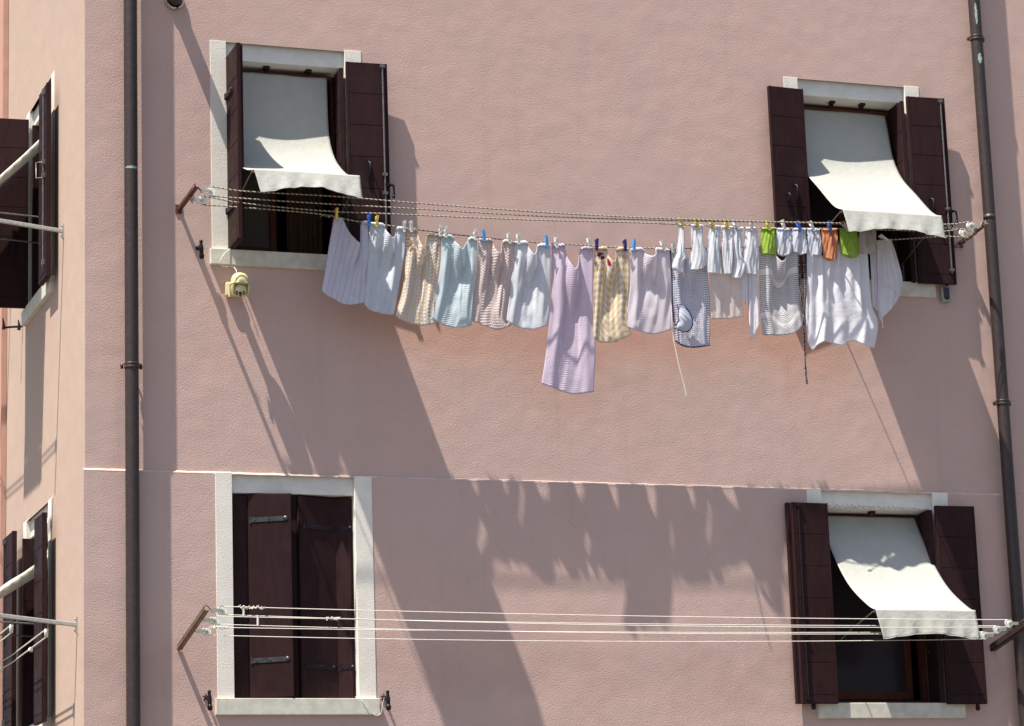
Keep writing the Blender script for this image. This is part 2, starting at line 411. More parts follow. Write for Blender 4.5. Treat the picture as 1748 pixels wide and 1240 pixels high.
def strap(o, d, n, L, w=.034):
    b = MB(); o, d, n = [np.array(t, float) for t in (o, d, n)]; Z = np.array([0, 0, 1.])
    b.obox(o-Z*w/2, d*L, n*.004, Z*w); b.lathe([(0.001, .0045), (w/2, .0045), (w/2, 0)], o+d*L, n, 14)
    for t in (.12, .5, .93): b.lathe([(.0055, .004), (.0055, .008), (.002, .010), (.0001, .0101)], o+d*L*t, n, 8)
    b.tube([o-d*.006-Z*w*.7, o-d*.006+Z*w*.7], .008, 8)
    return b
def bolt(x, y, z0, z1, zc):
    """long bolt rod (espagnolette) with guides; normal -Y"""
    b = MB(); b.tube([(x, y, z0), (x, y, z1)], .0065, 8)
    for z in (z1-.01, zc+.09, zc-.05, z0+.03):
        b.box(x-.017, x+.017, y-.010, y+.012, z-.011, z+.011)
    return b
def latch(x, y, z, s=1.):
    b = MB(); b.box(x-.012, x+.03, y-.012, y+.006, z-.012, z+.010)
    b.tube([(x+.012, y-.02, z), (x+.04, y-.03, z-.01), (x+.045, y-.03, z-.06), (x+.04, y-.03, z-.09)], [.008, .009, .007, .011], 8)
    b.lathe([(.0001, -.013), (.011, -.009), (.013, 0), (.011, .009), (.0001, .013)], (x+.04, y-.03, z-.095), (0, 0, 1), 10)
    return b
def handle(x, y, z, h=.16):
    b = MB(); b.box(x-.013, x+.013, y-.003, y+.006, z-h/2, z+h/2)
    b.tube([(x+.004, y-.002, z+h*.38), (x+.008, y-.028, z+h*.30), (x+.008, y-.030, z-h*.28), (x+.004, y-.002, z-h*.38)], .0055, 6)
    return b
def dog(x, y, z, star=False, s=1.):
    """cast iron shutter holder on the wall"""
    b = MB(); 
    if star:
        for k in range(5):
            w_ = math.pi/2+k*2*math.pi/5; c_ = (x, y-.01, z)
            b.add([(x+.011*math.cos(w_-.63), y-.008, z+.011*math.sin(w_-.63)), (x+.032*math.cos(w_), y-.004, z+.034*math.sin(w_)), (x+.011*math.cos(w_+.63), y-.008, z+.011*math.sin(w_+.63)), (x, y-.022, z), (x, y, z)], [(0, 1, 3), (1, 2, 3), (0, 4, 1), (1, 4, 2), (2, 4, 3), (0, 3, 4)])
    else:
        b.lathe([(.0001, 0), (.017, 0), (.017, .012), (.012, .02), (.0001, .021)], (x, y, z), (0, -1, 0), 12)
    b.tube([(x, y-.005, z), (x+.006, y-.05, z-.01), (x+.008, y-.075, z-.015)], [.011, .009, .009], 8)
    b.tube([(x+.008, y-.07, z+.022), (x+.009, y-.072, z-.02), (x+.011, y-.072, z-.06)], [.010, .017, .013], 8)
    b.lathe([(.0001, .024), (.014, .018), (.019, 0), (.015, -.018), (.0001, -.024)], (x+.012, y-.072, z-.075), (0, 0, 1), 10)
    b.lathe([(.0001, .014), (.010, .01), (.013, 0), (.010, -.01), (.0001, -.014)], (x+.008, y-.072, z+.03), (0, 0, 1), 10)
    return b

def window(key, face='front'):
    """stone surround, lintel, sill, reveal, wooden frame and the dark room behind"""
    x0, x1, z0, z1 = (WINS if face == 'front' else LWINS)[key]
    lower = z1 >= ZC-.001 and z0 < ZC
    base = -ST if (lower and face == 'front') else (-ST*.6 if lower else 0.)
    if face == 'front': T = lambda u, n, z: (u, n, z)                 # n: into the wall
    else: T = lambda u, n, z: (XC+n, u, z)
    def bx(b, u0, u1, n0, n1, a, c):
        b.add([T(u, n, z) for u in (u0, u1) for n in (n0, n1) for z in (a, c)], [(0, 1, 3, 2), (4, 6, 7, 5), (0, 4, 5, 1), (2, 3, 7, 6), (0, 2, 6, 4), (1, 5, 7, 3)])
    fw = .118; lb = z1-(.135 if lower else .12)
    n0 = base-.0045; D = .34
    b = MB()
    bx(b, x0-fw, x0, n0, base+.03, z0, z1+(.006 if not lower else -.001)); wobj = b.build('window', M['white'], bld, bevel=.002)
    b = MB(); bx(b, x1, x1+fw+.008, n0, base+.03, z0, z1+(.012 if not lower else -.001))
    b.build('jamb', M['white'], wobj, bevel=.002)
    b = MB(); bx(b, x0-.012, x0+.001, base+.03, D, z0, z1); b.build('reveal', M['white_smooth'], wobj)
    b = MB(); bx(b, x1-.001, x1+.012, base+.03, D, z0, z1); b.build('reveal', M['white_smooth'], wobj)
    b = MB(); bx(b, x0+.0005, x1-.0005, base+.032, D, lb, z1+.01); b.build('lintel', M['white_smooth'], wobj, bevel=.003)
    # sill
    so_ = .018; b = MB(); bx(b, x0-fw-so_, x1+fw+so_+.006, base-.036, base+.02, z0-.115, z0-.001); bx(b, x0+.001, x1-.001, base+.02, D, z0-.05, z0-.003)
    b.build('sill', M['sill'], wobj, bevel=.004)
    # wooden frame
    fy0, fy1 = .24, .30; b = MB(); f = .045
    bx(b, x0+.001, x0+f, fy0, fy1, z0, lb-.001); bx(b, x1-f, x1-.001, fy0, fy1, z0, lb-.001); bx(b, x0+f, x1-f, fy0, fy1, lb-.05, lb-.001); bx(b, x0+f, x1-f, fy0, fy1, z0, z0+.045)
    b.build('window_frame', M['frame'], wobj, bevel=.003)
    # room
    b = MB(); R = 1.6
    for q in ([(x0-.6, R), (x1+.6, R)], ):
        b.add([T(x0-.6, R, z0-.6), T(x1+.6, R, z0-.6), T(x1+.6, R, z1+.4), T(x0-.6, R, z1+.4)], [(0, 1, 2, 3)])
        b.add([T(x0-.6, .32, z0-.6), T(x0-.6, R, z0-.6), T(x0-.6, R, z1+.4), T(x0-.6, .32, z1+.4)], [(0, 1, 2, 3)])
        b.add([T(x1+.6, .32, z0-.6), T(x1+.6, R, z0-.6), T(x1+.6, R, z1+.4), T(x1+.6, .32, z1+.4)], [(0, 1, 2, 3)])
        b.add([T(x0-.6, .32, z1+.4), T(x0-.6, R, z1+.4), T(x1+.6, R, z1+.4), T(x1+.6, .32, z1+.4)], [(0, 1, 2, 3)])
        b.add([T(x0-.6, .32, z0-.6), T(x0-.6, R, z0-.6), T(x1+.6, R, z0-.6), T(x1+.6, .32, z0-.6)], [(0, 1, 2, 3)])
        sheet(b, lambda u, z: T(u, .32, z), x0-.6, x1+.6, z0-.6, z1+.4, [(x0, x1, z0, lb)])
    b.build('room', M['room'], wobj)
    return wobj, lb
def casement(wobj, x0, x1, z0, z1, y=.262, f=.05, glass=True, swing=0):
    b = MB(); a = math.radians(swing); d = np.array([math.cos(a), math.sin(a), 0]); n = np.array([-d[1], d[0], 0]); o = np.array([x0, y, z0]); Z = np.array([0, 0, 1.]); L = x1-x0; H = z1-z0
    b.obox(o, d*f, n*.035, Z*H); b.obox(o+d*(L-f), d*f, n*.035, Z*H); b.obox(o+d*f, d*(L-2*f), n*.035, Z*f*1.1); b.obox(o+d*f+Z*(H-f), d*(L-2*f), n*.035, Z*f)
    b.build('casement', M['frame'], wobj, bevel=.002)
    if glass:
        b = MB(); b.obox(o+d*f+n*.015+Z*f, d*(L-2*f), n*.004, Z*(H-2*f)); b.build('window_pane', M['glass'], wobj)

# W1, upper left
w1, lb1 = window('W1')
tag(w1, 'upper left window with its left shutter standing straight out')
casement(w1, 4.725, 5.10, 6.70, 8.02); w1.children[-1].data.materials[0] = mat_glass('greyed_glass', (.085, .075, .07))
b = MB(); leaf(b, (4.695, .0), (4.690, -.325), 6.653, 8.078, .027, -1, panels=False); b.build('shutter_leaf', M['wood'], w1, bevel=.0015)
b = MB(); leaf(b, (4.699, -.0), (4.694, -.340), 6.657, 8.082, .026, 1); b.build('shutter_leaf', M['wood'], w1, bevel=.0015)
for z in (7.78, 6.93): strap((4.6625, -.02, z), (-.01, -1, .0), (-1, 0, 0), .17).build('strap_hinge', M['iron'], w1)
b = MB(); leaf(b, (5.560, .20), (5.536, -.048), 6.66, 8.055, .030, 1); b.build('shutter_leaf', M['wood'], w1, bevel=.0015)
b = MB(); leaf(b, (5.552, -.050), (5.856, -.066), 6.672, 8.095, .034, 1); b.build('shutter_leaf', M['wood'], w1, bevel=.0015)
bolt(5.815, -.112, 6.74, 8.08, 7.16).build('bolt_rod', M['steel'], w1); latch(5.825, -.12, 7.17).build('latch', M['iron'], w1)
handle(5.69, -.105, 7.28).build('shutter_handle', M['iron'], w1)
for x in (5.005, 5.32):
    b = MB(); b.box(x-.022, x+.022, .10, .15, lb1-.022, lb1-.0005); b.box(x-.012, x+.016, .13, .17, lb1-.035, lb1-.02); b.build('shutter_stop', M['iron'], w1, bevel=.003)

# W2, upper right
w2, lb2 = window('W2')
tag(w2, 'upper right window with both shutters folded back on the wall')
casement(w2, 9.26, 9.68, 6.74, 8.10); casement(w2, 9.70, 10.09, 6.74, 8.10, swing=40)
b = MB(); leaf(b, (8.914, -.070), (9.213, -.052), 6.66, 8.165, .032, 1); b.build('shutter_leaf', M['wood'], w2, bevel=.0015)
b = MB(); leaf(b, (9.226, -.060), (9.226, .17), 6.68, 8.135, .026, -1); b.build('shutter_leaf', M['wood'], w2, bevel=.0015)
b = MB(); leaf(b, (10.128, .20), (10.098, -.05), 6.68, 8.145, .030, 1); b.build('shutter_leaf', M['wood'], w2, bevel=.0015)
b = MB(); leaf(b, (10.112, -.054), (10.430, -.068), 6.672, 8.175, .034, 1); b.build('shutter_leaf', M['wood'], w2, bevel=.0015)
bolt(10.385, -.114, 6.75, 8.155, 7.18).build('bolt_rod', M['steel'], w2); latch(10.395, -.122, 7.25).build('latch', M['iron'], w2)
for x, z, h in ((10.245, 7.28, .18), (9.085, 7.32, .17), (9.02, 7.28, .08)): handle(x, -.107, z, h).build('shutter_handle', M['iron'], w2)
for x in (9.56, 9.82):
    b = MB(); b.box(x-.02, x+.02, .10, .15, lb2-.022, lb2-.0005); b.box(x-.012, x+.016, .13, .17, lb2-.035, lb2-.02); b.build('shutter_stop', M['iron'], w2, bevel=.003)

# W3, lower left, its shutters drawn
w3, lb3 = window('W3')
tag(w3, 'lower left window with its bifold shutters closed')
for (p0, p1, side, zt) in (((4.680, .075), (4.800, .06), 1, lb3-.008), ((4.802, .045), (5.098, -.032), 1, lb3-.006), ((5.150, .03), (5.445, .105), 1, lb3-.012), ((5.447, .105), (5.556, .055), 1, lb3-.010)):
    b = MB(); leaf(b, p0, p1, 3.484, zt, .034, side, panels=False); b.build('shutter_leaf', M['wood'], w3, bevel=.0015)
b = MB(); b.box(5.115, 5.15, .03, .065, 3.484, lb3-.012); b.build('shutter_batten', M['wood'], w3, bevel=.004)
for z in (4.72, 3.74):
    strap((4.812, .0085, z), (.296, -.077, .012), (-.25, -.97, 0), .8).build('strap_hinge', mat_simple('dark_zinc', (.075, .07, .072), .4, .6, .3, 50), w3)
    strap((5.20, .0065, z-.03), (.24, .061, -.01), (.25, -.97, 0), .9).build('strap_hinge', M['iron'], w3)
    strap((5.462, .064, z-.04), (.08, -.037, 0), (-.42, -.9, 0), .95).build('strap_hinge', M['iron'], w3)

# W4, lower right
w4, lb4 = window('W4')
tag(w4, 'lower right window with both shutters folded back on the wall')
casement(w4, 9.245, 10.02, 3.50, 4.85, f=.055)
b = MB(); leaf(b, (8.905, -.090), (9.205, -.075), 3.435, 4.925, .034, 1); b.build('shutter_leaf', M['wood'], w4, bevel=.0015)
b = MB(); leaf(b, (8.880, -.050), (9.19, -.040), 3.437, 4.927, .032, 1); b.build('shutter_leaf', M['wood'], w4, bevel=.0015)
b = MB(); leaf(b, (9.212, -.085), (9.222, .17), 3.45, 4.90, .026, -1); b.build('shutter_leaf', M['wood'], w4, bevel=.0015)
b = MB(); leaf(b, (10.135, .17), (10.10, -.07), 3.45, 4.90, .034, 1); b.build('shutter_leaf', M['wood'], w4, bevel=.0015)
b = MB(); leaf(b, (10.112, -.074), (10.435, -.085), 3.432, 4.93, .034, 1); b.build('shutter_leaf', M['wood'], w4, bevel=.0015)
bolt(8.955, -.130, 3.44, 4.915, 3.98).build('bolt_rod', M['iron'], w4)
b = MB(); b.box(9.66, 9.70, .08, .14, lb4-.03, lb4-.0005); b.build('shutter_stop', M['iron'], w4, bevel=.003)
# broken render along the lintel's lower edge
b = MB(); P = [[], [], []]
for i in range(121):
    x = 9.215+.90*i/120; t = i/120; j = abs(math.sin(i*1.7)*.4+math.sin(i*.61)*.6)*random.uniform(.4, 1); h = .030*(.45+j)*(1.2-.6*t)
    P[0].append((x, -ST+.0315, lb4+h)); P[1].append((x, -ST+.024+random.uniform(-.003, .002), lb4+h*.45)); P[2].append((x, -ST+.0335, lb4-.001))
b.grid(P, smooth=False); b.build('chipped_render', mat_simple('raw_mortar', (.56, .54, .49), .95, 0, .35, 60, .006, 120), w4)

# L1 / L2, on the side wall
l1, lbl1 = window('L1', 'side'); tag(l1, 'upper side window')
XO = XC-.055
b = MB(); leaf(b, (XO-.004, 1.285), (XO-.004, .97), 6.645, 8.115, .036, 1); b.build('shutter_leaf', M['wood'], l1, bevel=.0015)
b = MB(); b.tube([(XO-.052, 1.03, 6.72), (XO-.052, 1.03, 8.08)], .0065, 8)
for z in (8.06, 7.52, 7.42, 6.76): b.box(XO-.062, XO-.040, 1.015, 1.05, z-.02, z+.02)
b.tube([(XO-.055, 1.03, 7.52), (XO-.10, 1.06, 7.52), (XO-.10, 1.06, 7.40), (XO-.055, 1.03, 7.40)], .005, 6)
b.build('bolt_rod', M['steel'], l1)
b = MB(); leaf(b, (XC-.012, 2.205), (XC-.36, 2.225), 6.69, 8.20, .034, -1); b.build('shutter_leaf', M['wood'], l1, bevel=.0015)
b = MB(); leaf(b, (XC+.19, 2.19), (XC+.012, 2.185), 6.70, 8.15, .034, -1); b.build('shutter_leaf', M['wood'], l1, bevel=.0015)
b = MB(); b.box(XC-.14, XC-.112, 2.165, 2.173, 7.12, 7.30); b.build('shutter_handle', M['iron'], l1, bevel=.008)
l2, lbl2 = window('L2', 'side'); tag(l2, 'lower side window')
XO2 = XO-ST
b = MB(); leaf(b, (XO2-.004, 1.30), (XO2-.004, .98), 3.42, 4.905, .036, 1); b.build('shutter_leaf', M['wood'], l2, bevel=.0015)
b = MB(); leaf(b, (XO2-.004, 2.60), (XO2-.004, 2.24), 3.44, 4.97, .036, 1); b.build('shutter_leaf', M['wood'], l2, bevel=.0015)
b = MB(); leaf(b, (XC+.19, 2.19), (XC-.05, 2.195), 3.45, 4.90, .034, -1); b.build('shutter_leaf', M['wood'], l2, bevel=.0015)
b = MB(); b.tube([(XO2-.052, 2.55, 3.5), (XO2-.052, 2.55, 4.95)], .0065, 8)
for z in (4.93, 4.2, 3.55): b.box(XO2-.062, XO2-.040, 2.53, 2.57, z-.02, z+.02)
b.build('bolt_rod', M['steel'], l2)

# ------------------------------------------------------------------ shutter holders on the wall
def holder(px, y, star, label):
    p = onY(px[0], px[1], y-.03); t = thing('shutter_holder', (p[0], y, p[2]), label, 'shutter holder', 'cast iron shutter holders on the wall')
    dog(p[0], y, p[2], star).build('holder_arm', M['iron'], t)
holder((339, 422), 0, False, 'black iron shutter holder beside the sill of the upper left window')
holder((353, 1190), -ST, True, 'star shaped black shutter holder left of the closed shutters window')
holder((657, 1190), -ST, True, 'star shaped black shutter holder right of the closed shutters window')
holder((1381, 1190), -ST, False, 'black shutter holder under the left shutter of the lower right window')
holder((1661, 1192), -ST, False, 'black shutter holder under the right shutter of the lower right window')
holder((1609, 470), 0, False, 'black shutter holder under the right shutter of the upper right window')
t = thing('shutter_holder', (XC, 2.55, 6.66), 'black iron shutter holder sticking out below the far left side window', 'shutter holder', 'cast iron shutter holders on the wall')
b = MB(); b.tube([(XC, 2.50, 6.62), (XC-.10, 2.50, 6.61), (XC-.16, 2.50, 6.60)], .009, 8)
for x_, h_ in ((XC-.15, .06), (XC-.03, .05)): b.tube([(x_, 2.5, 6.59), (x_+.004, 2.5, 6.62), (x_-.004, 2.5, 6.60+h_+.02)], [.014, .012, .004], 8)
b.build('holder_arm', M['iron'], t)

# little key box hanging under the right shutter of W2
p = onY(1614.5, 503, -.03); t = thing('key_box', (p[0], 0, p[2]-.06), 'small grey box with a dark face fixed under the upper right window shutter', 'key box')
b = MB(); b.box(p[0]-.042, p[0]+.036, -.045, -.001, p[2]-.062, p[2]+.058); b.build('case', M['blockg'], t, bevel=.008)
b = MB(); b.box(p[0]-.026, p[0]+.022, -.049, -.0452, p[2]-.020, p[2]+.050); b.lathe([(.0001, .0), (.024, 0), (.024, -.004)], (p[0]-.002, -.0488, p[2]-.022), (0, -1, 0), 18); b.build('cover', M['black'], t)

# ------------------------------------------------------------------ drainpipes
def drain(xc, r, label, collars, joints, patch, wall_off):
    t = thing('drainpipe', (xc, -wall_off, 0), label, 'drainpipe', 'brown drainpipes down the front of the house')
    b = MB(); b.tube([(xc, -wall_off, z) for z in np.arange(0.02, BZ1-.1, .5)], r, 28); b.build('pipe', M['pipe'], t)
    for z in collars:
        b = MB(); b.lathe([(r+.0005, -.018), (r+.006, -.018), (r+.007, -.012), (r+.003, -.004), (r+.003, .004), (r+.007, .012), (r+.006, .018), (r+.0005, .018)], (xc, -wall_off, z), (0, 0, 1), 28)
        for s_ in (-1, 1): b.lathe([(.0001, -.02), (.009, -.018), (.012, 0), (.009, .018), (.0001, .02)], (xc+s_*(r+.019), -wall_off*.85, z-.002), (0, 0, 1), 12)
        b.tube([(xc+.01, -wall_off+r*.6, z), (xc+.01, 0, z)], .008, 8)
        b.build('collar', M['bronzed'], t)
    for z in joints:
        b = MB(); b.lathe([(r+.0004, -.02), (r+.0016, -.02), (r+.0016, .02), (r+.0004, .02)], (xc, -wall_off, z), (0, 0, 1), 28); b.build('joint', M['pipe'], t)
    for (z0, z1, a0, a1) in patch:
        b = MB(); P = []; ns = 18
        for i in range(ns+1):
            z = z0+(z1-z0)*i/ns; e = math.sin(math.pi*i/ns)**.5; row = []
            jj = random.uniform(-.10, .10)*(a1-a0)
            for k in range(7):
                a = (a0+a1)/2+(a1-a0)/2*(-1+2*k/6)*e*random.uniform(.75, 1.1)+jj; row.append((xc+(r+.0012)*math.sin(a), -wall_off-(r+.0012)*math.cos(a), z))
            P.append(row)
        b.grid(P); b.build('worn_patch', M['copper'], t)
drain(3.959, .0475, 'brown drainpipe by the corner at the left with a green stained joint', [onY(228, 625, -.09)[2]], [], [(7.165, 7.185, -1.2, 1.0)], .094)
zr = lambda y: onY(1659+.0735*y+8, y, -.1)[2]
drain(10.757, .0475, 'brown drainpipe at the right with flaking pale green patches', [zr(66), zr(688)], [zr(372)], [(zr(46), zr(8), -.55, -.1), (zr(112), zr(94), -.55, .15)], .098)

# ------------------------------------------------------------------ flue at the top edge
p = onY(297, 2, 0); t = thing('flue_pipe', (p[0], 0, p[2]), 'short round chrome flue pipe poking out of the wall at the top edge', 'flue pipe')
b = MB(); b.lathe([(.02, .0), (.072, 0), (.072, .018), (.060, .028), (.058, .03)], p, (0, -1, 0), 28); b.build('wall_collar', M['chrome'], t)
b = MB(); b.lathe([(.050, 0), (.050, .21)], p, (0, -1, 0), 28); b.build('pipe', M['black'], t)
b = MB(); b.lathe([(.055, .20), (.060, .205), (.060, .265), (.052, .275), (.0001, .275)], p, (0, -1, 0), 28); b.build('end_cap', M['plastic_w'], t)

# ------------------------------------------------------------------ security camera
c0 = onY(407.5, 487, -.17); cx, cy, cz = c0[0], -.16, c0[2]+.004
t = thing('security_camera', (cx, 0, cz), 'yellowed dome security camera under the upper left window sill', 'security camera')
b = MB(); b.box(cx-.060, cx+.03, -.045, -.001, cz-.055, cz+.050); b.box(cx-.035, cx+.015, -.14, -.03, cz-.006, cz+.040); b.build('mount', M['cream'], t, bevel=.012)
b = MB(); b.lathe([(.0001, .078), (.022, .076), (.042, .067), (.056, .050), (.063, .030), (.066, .004), (.0665, .0), (.0685, -.002), (.0685, -.009), (.064, -.010), (.0001, -.012)], (cx+.008, cy-.012, cz+.006), (0, 0, 1), 36); b.build('hood', M['cream'], t)
for s_ in (-1, 1):
    b = MB(); P = []
    for i in range(13):
        k_ = i/12; zz = cz-.006-.078*k_; e = math.sqrt(max(.02, 1-(k_*.96)**2.6)); xi = .049-.002*k_; xo = .0645-.012*k_**2
        P.append([(cx+.008+s_*xo, cy-.012-.030*e, zz), (cx+.008+s_*(xi+.003), cy-.012-.040*e, zz), (cx+.008+s_*xi, cy-.012-.034*e, zz), (cx+.008+s_*xi, cy-.012+.034*e, zz), (cx+.008+s_*(xi+.003), cy-.012+.038*e, zz), (cx+.008+s_*xo, cy-.012+.028*e, zz), (cx+.008+s_*xo, cy-.012-.030*e, zz)])
    b.grid(P, smooth=True); b.add(P[-1][:6], [tuple(range(6))]); b.build('yoke_arm', M['cream'], t)
bc = np.array([cx+.008, cy-.020, cz-.046]); rb = .0465
look = np.array([-.20, -.86, -.72]); look /= np.linalg.norm(look)
b = MB(); b.lathe([(.0001, -rb)]+[(rb*math.sin(a), -rb*math.cos(a)) for a in np.linspace(.2, math.pi*.80, 16)]+[(.0001, rb*.80)], bc, look, 32); b.build('camera_ball', M['cream'], t)
rt_ = np.cross(look, [0, 0, 1.]); rt_ /= np.linalg.norm(rt_); up_ = np.cross(rt_, look)
b = MB(); fc = bc+look*rb*.802
b.lathe([(.0001, .004), (.0115, .004), (.0125, .0)], fc-up_*.003, look, 16)
for s_ in (-1, 1):
    for k in range(3): b.lathe([(.0001, .003), (.0062, .003), (.0068, 0)], fc+rt_*s_*(.0225+.003*(k == 1))+up_*(.011-.011*k)-look*.002, look, 10)
b.lathe([(.0001, .003), (.006, .003), (.007, 0)], fc-up_*.022, look, 10)
b.lathe([(.0001, .002), (.002, .002), (.002, 0)], fc+up_*.010, look, 8)
b.build('lenses', M['black'], t)
b = MB(); pts = [onY(u, v, y) for u, v, y in ((393, 425, -.04), (384, 433, -.055), (376, 444, -.055), (375, 451, -.055), (382, 456, -.045), (392, 455, -.02), (399, 456, -.03), (403, 461, -.06), (404, 466, -.075))]
b.tube(pts, .0032, 6); b.build('cable', M['cord'], t)
# antenna stub
b = MB(); b.tube([(cx-.062, cy+.02, cz-.0), (cx-.060, cy+.018, cz-.085)], [.009, .008], 10); b.build('antenna', M['cream'], t)

# ------------------------------------------------------------------ curtain in W1 and things on the sill of W2
def curtain(x0, x1, y, z0, z1, label):
    b = MB(); P = [[(x0+(x1-x0)*j/40, y+.018*math.sin(j*1.15)+.006*math.sin(j*2.9+i*.2), z1+(z0-z1)*i/20) for j in range(41)] for i in range(21)]
    b.grid(P, [[(j*.01, i*.05) for j in range(41)] for i in range(21)]); o = b.build('curtain', M['curtain'], None, solid=.002)
    tag(o, label, 'curtain')
curtain(5.22, 5.50, .42, 6.68, 8.1, 'beige curtain hanging inside the upper left window')
p = onY(1534, 432, .12); t = thing('spray_bottle', (p[0], .12, 6.69), 'translucent plastic bottle standing inside the upper right window', 'bottle')
b = MB(); b.lathe([(.0001, 0), (.035, 0), (.037, .02), (.037, .16), (.026, .20), (.014, .22), (.014, .24)], (p[0]+.06, .12, 6.69), (0, 0, 1), 20); b.build('bottle_body', mat_simple('pale_blue_plastic', (.16, .18, .24), .3, 0, .2, 30), t)
b = MB(); b.lathe([(.018, .24), (.018, .27), (.012, .30), (.0001, .30)], (p[0]+.06, .12, 6.69), (0, 0, 1), 16); b.build('bottle_cap', M['plastic_w'], t)

# ------------------------------------------------------------------ awnings
def awning(x0, x1, prof, hem, label, rodz, y_rod, arch, seed, flare=0., hemx=(0, 0), wrinkle=1.):
    rnd = random.Random(seed)
    t = thing('awning', ((x0+x1)/2, y_rod, rodz), label, 'awning', 'cream cloth awnings let down over the windows')
    # smooth the profile
    pr = [np.array(p, float) for p in prof]; ss = [0.]
    for a, c in zip(pr, pr[1:]): ss.append(ss[-1]+np.linalg.norm(c-a))
    n = 46; P = []; UV = []; nx = 44
    def cr(tt):
        k = max(i for i in range(len(ss)-1) if ss[i] <= tt+1e-9); q0 = pr[max(k-1, 0)]; q1 = pr[k]; q2 = pr[k+1]; q3 = pr[min(k+2, len(pr)-1)]; a = (tt-ss[k])/(ss[k+1]-ss[k])
        return .5*((2*q1)+(-q0+q2)*a+(2*q0-5*q1+4*q2-q3)*a*a+(-q0+3*q1-3*q2+q3)*a**3)
    for i in range(n+1):
        tt = ss[-1]*i/n*.9999; y, z = cr(tt); v = i/n; row = []; ur = []
        for j in range(nx+1):
            u = j/nx; x = x0+(x1-x0)*u+flare*(v**2)*(u-.5)
            bel = math.sin(math.pi*u)
            dz = -.020*bel*math.sin(math.pi*min(1, v*1.02)); dy = .022*bel*math.sin(math.pi*v)
            w_ = wrinkle*(.003*math.sin(9*u+5*v+seed)+.0022*math.sin(23*u-9*v+seed*2)*(v**2))
            row.append((x, y+dy+w_, z+dz+w_)); ur.append(((x-x0), tt))
        P.append(row); UV.append(ur)
    b = MB(); b.grid(P, UV); b.build('cloth', M['awn'], t, solid=.0018)
    yf, zf = pr[-1]; yh, zh = hem
    # front bar in its hem, valance below it
    b = MB(); b.tube([(x0-.004-flare/2, yf+.010, zf-.012), (x1+.004+flare/2, yf+.010, zf-.012)], .010, 12); b.build('front_bar', M['steel'], t)
    P = []; UV = []; nv = 16; ph = [rnd.uniform(0, 6) for _ in range(4)]
    for i in range(nv+1):
        v = i/nv; row = []; ur = []
        for j in range(nx+1):
            u = j/nx; x = x0+(x1-x0)*u+flare*(u-.5)+v*(hemx[0]*(1-u)+hemx[1]*u)
            ar = arch*math.sin(math.pi*min(1, max(0, u)))**1.4*v
            wv = wrinkle*v**1.4*(.013*math.sin(17*u+ph[0])*math.sin(math.pi*u)+.006*math.sin(37*u+3*v+ph[1])+.0045*math.sin(61*u-5*v+ph[2]))
            row.append((x, yf-.004+(yh-yf)*v+wv+.02*arch*10*v*math.sin(math.pi*u)*.4, zf+.004+(zh-zf)*v+ar+.002*math.sin(30*u+ph[3])*v)); ur.append((x-x0, 1.5+v*.2))
        P.append(row); UV.append(ur)
    b = MB(); b.grid(P, UV); vv = b.build('valance', M['awn'], t, solid=.0018)
    # rolled hem along the lower edge
    b = MB(); b.tube([(q[0], q[1]-.0015, q[2]+.0005) for q in P[-1]], .0035, 6); b.build('hem', M['awn'], vv)
    b = MB(); b.tube([(x0-.05, y_rod, rodz), (x1+.03, y_rod, rodz)], .013, 12); b.build('roller_rod', M['frame'], t)
    for xs in (x0-.01, x1+.006):
        b = MB(); b.tube([(xs, .12, zf-.22), (xs, (yf+.12)/2, zf-.10), (xs, yf+.012, zf-.012)], .005, 8); b.build('arm', M['steel'], t)
    return t
awning(4.702, 5.465, [(.14, 8.03), (.135, 7.80), (.105, 7.57), (-.03, 7.37), (-.25, 7.21), (-.44, 7.12), (-.635, 7.065)], (-.69, 6.885), 'cream cloth awning bulging from the upper left window over its striped shadow', 8.035, .15, .062, 1, hemx=(.035, .0))
awning(9.225, 10.055, [(.20, 8.10), (.165, 7.96), (.105, 7.72), (-.02, 7.52), (-.23, 7.33), (-.46, 7.13), (-.60, 7.06)], (-.65, 6.875), 'cream cloth awning of the upper right window hanging over the laundry', 8.115, .21, .046, 2, hemx=(.02, .0))
awning(9.275, 10.09, [(.20, 4.885), (.06, 4.66), (-.12, 4.42), (-.30, 4.25), (-.54, 4.10), (-.64, 4.06)], (-.68, 3.84), 'cream cloth awning of the lower right window with wavy shadows across it', 4.885, .21, .040, 3, hemx=(.03, .0))

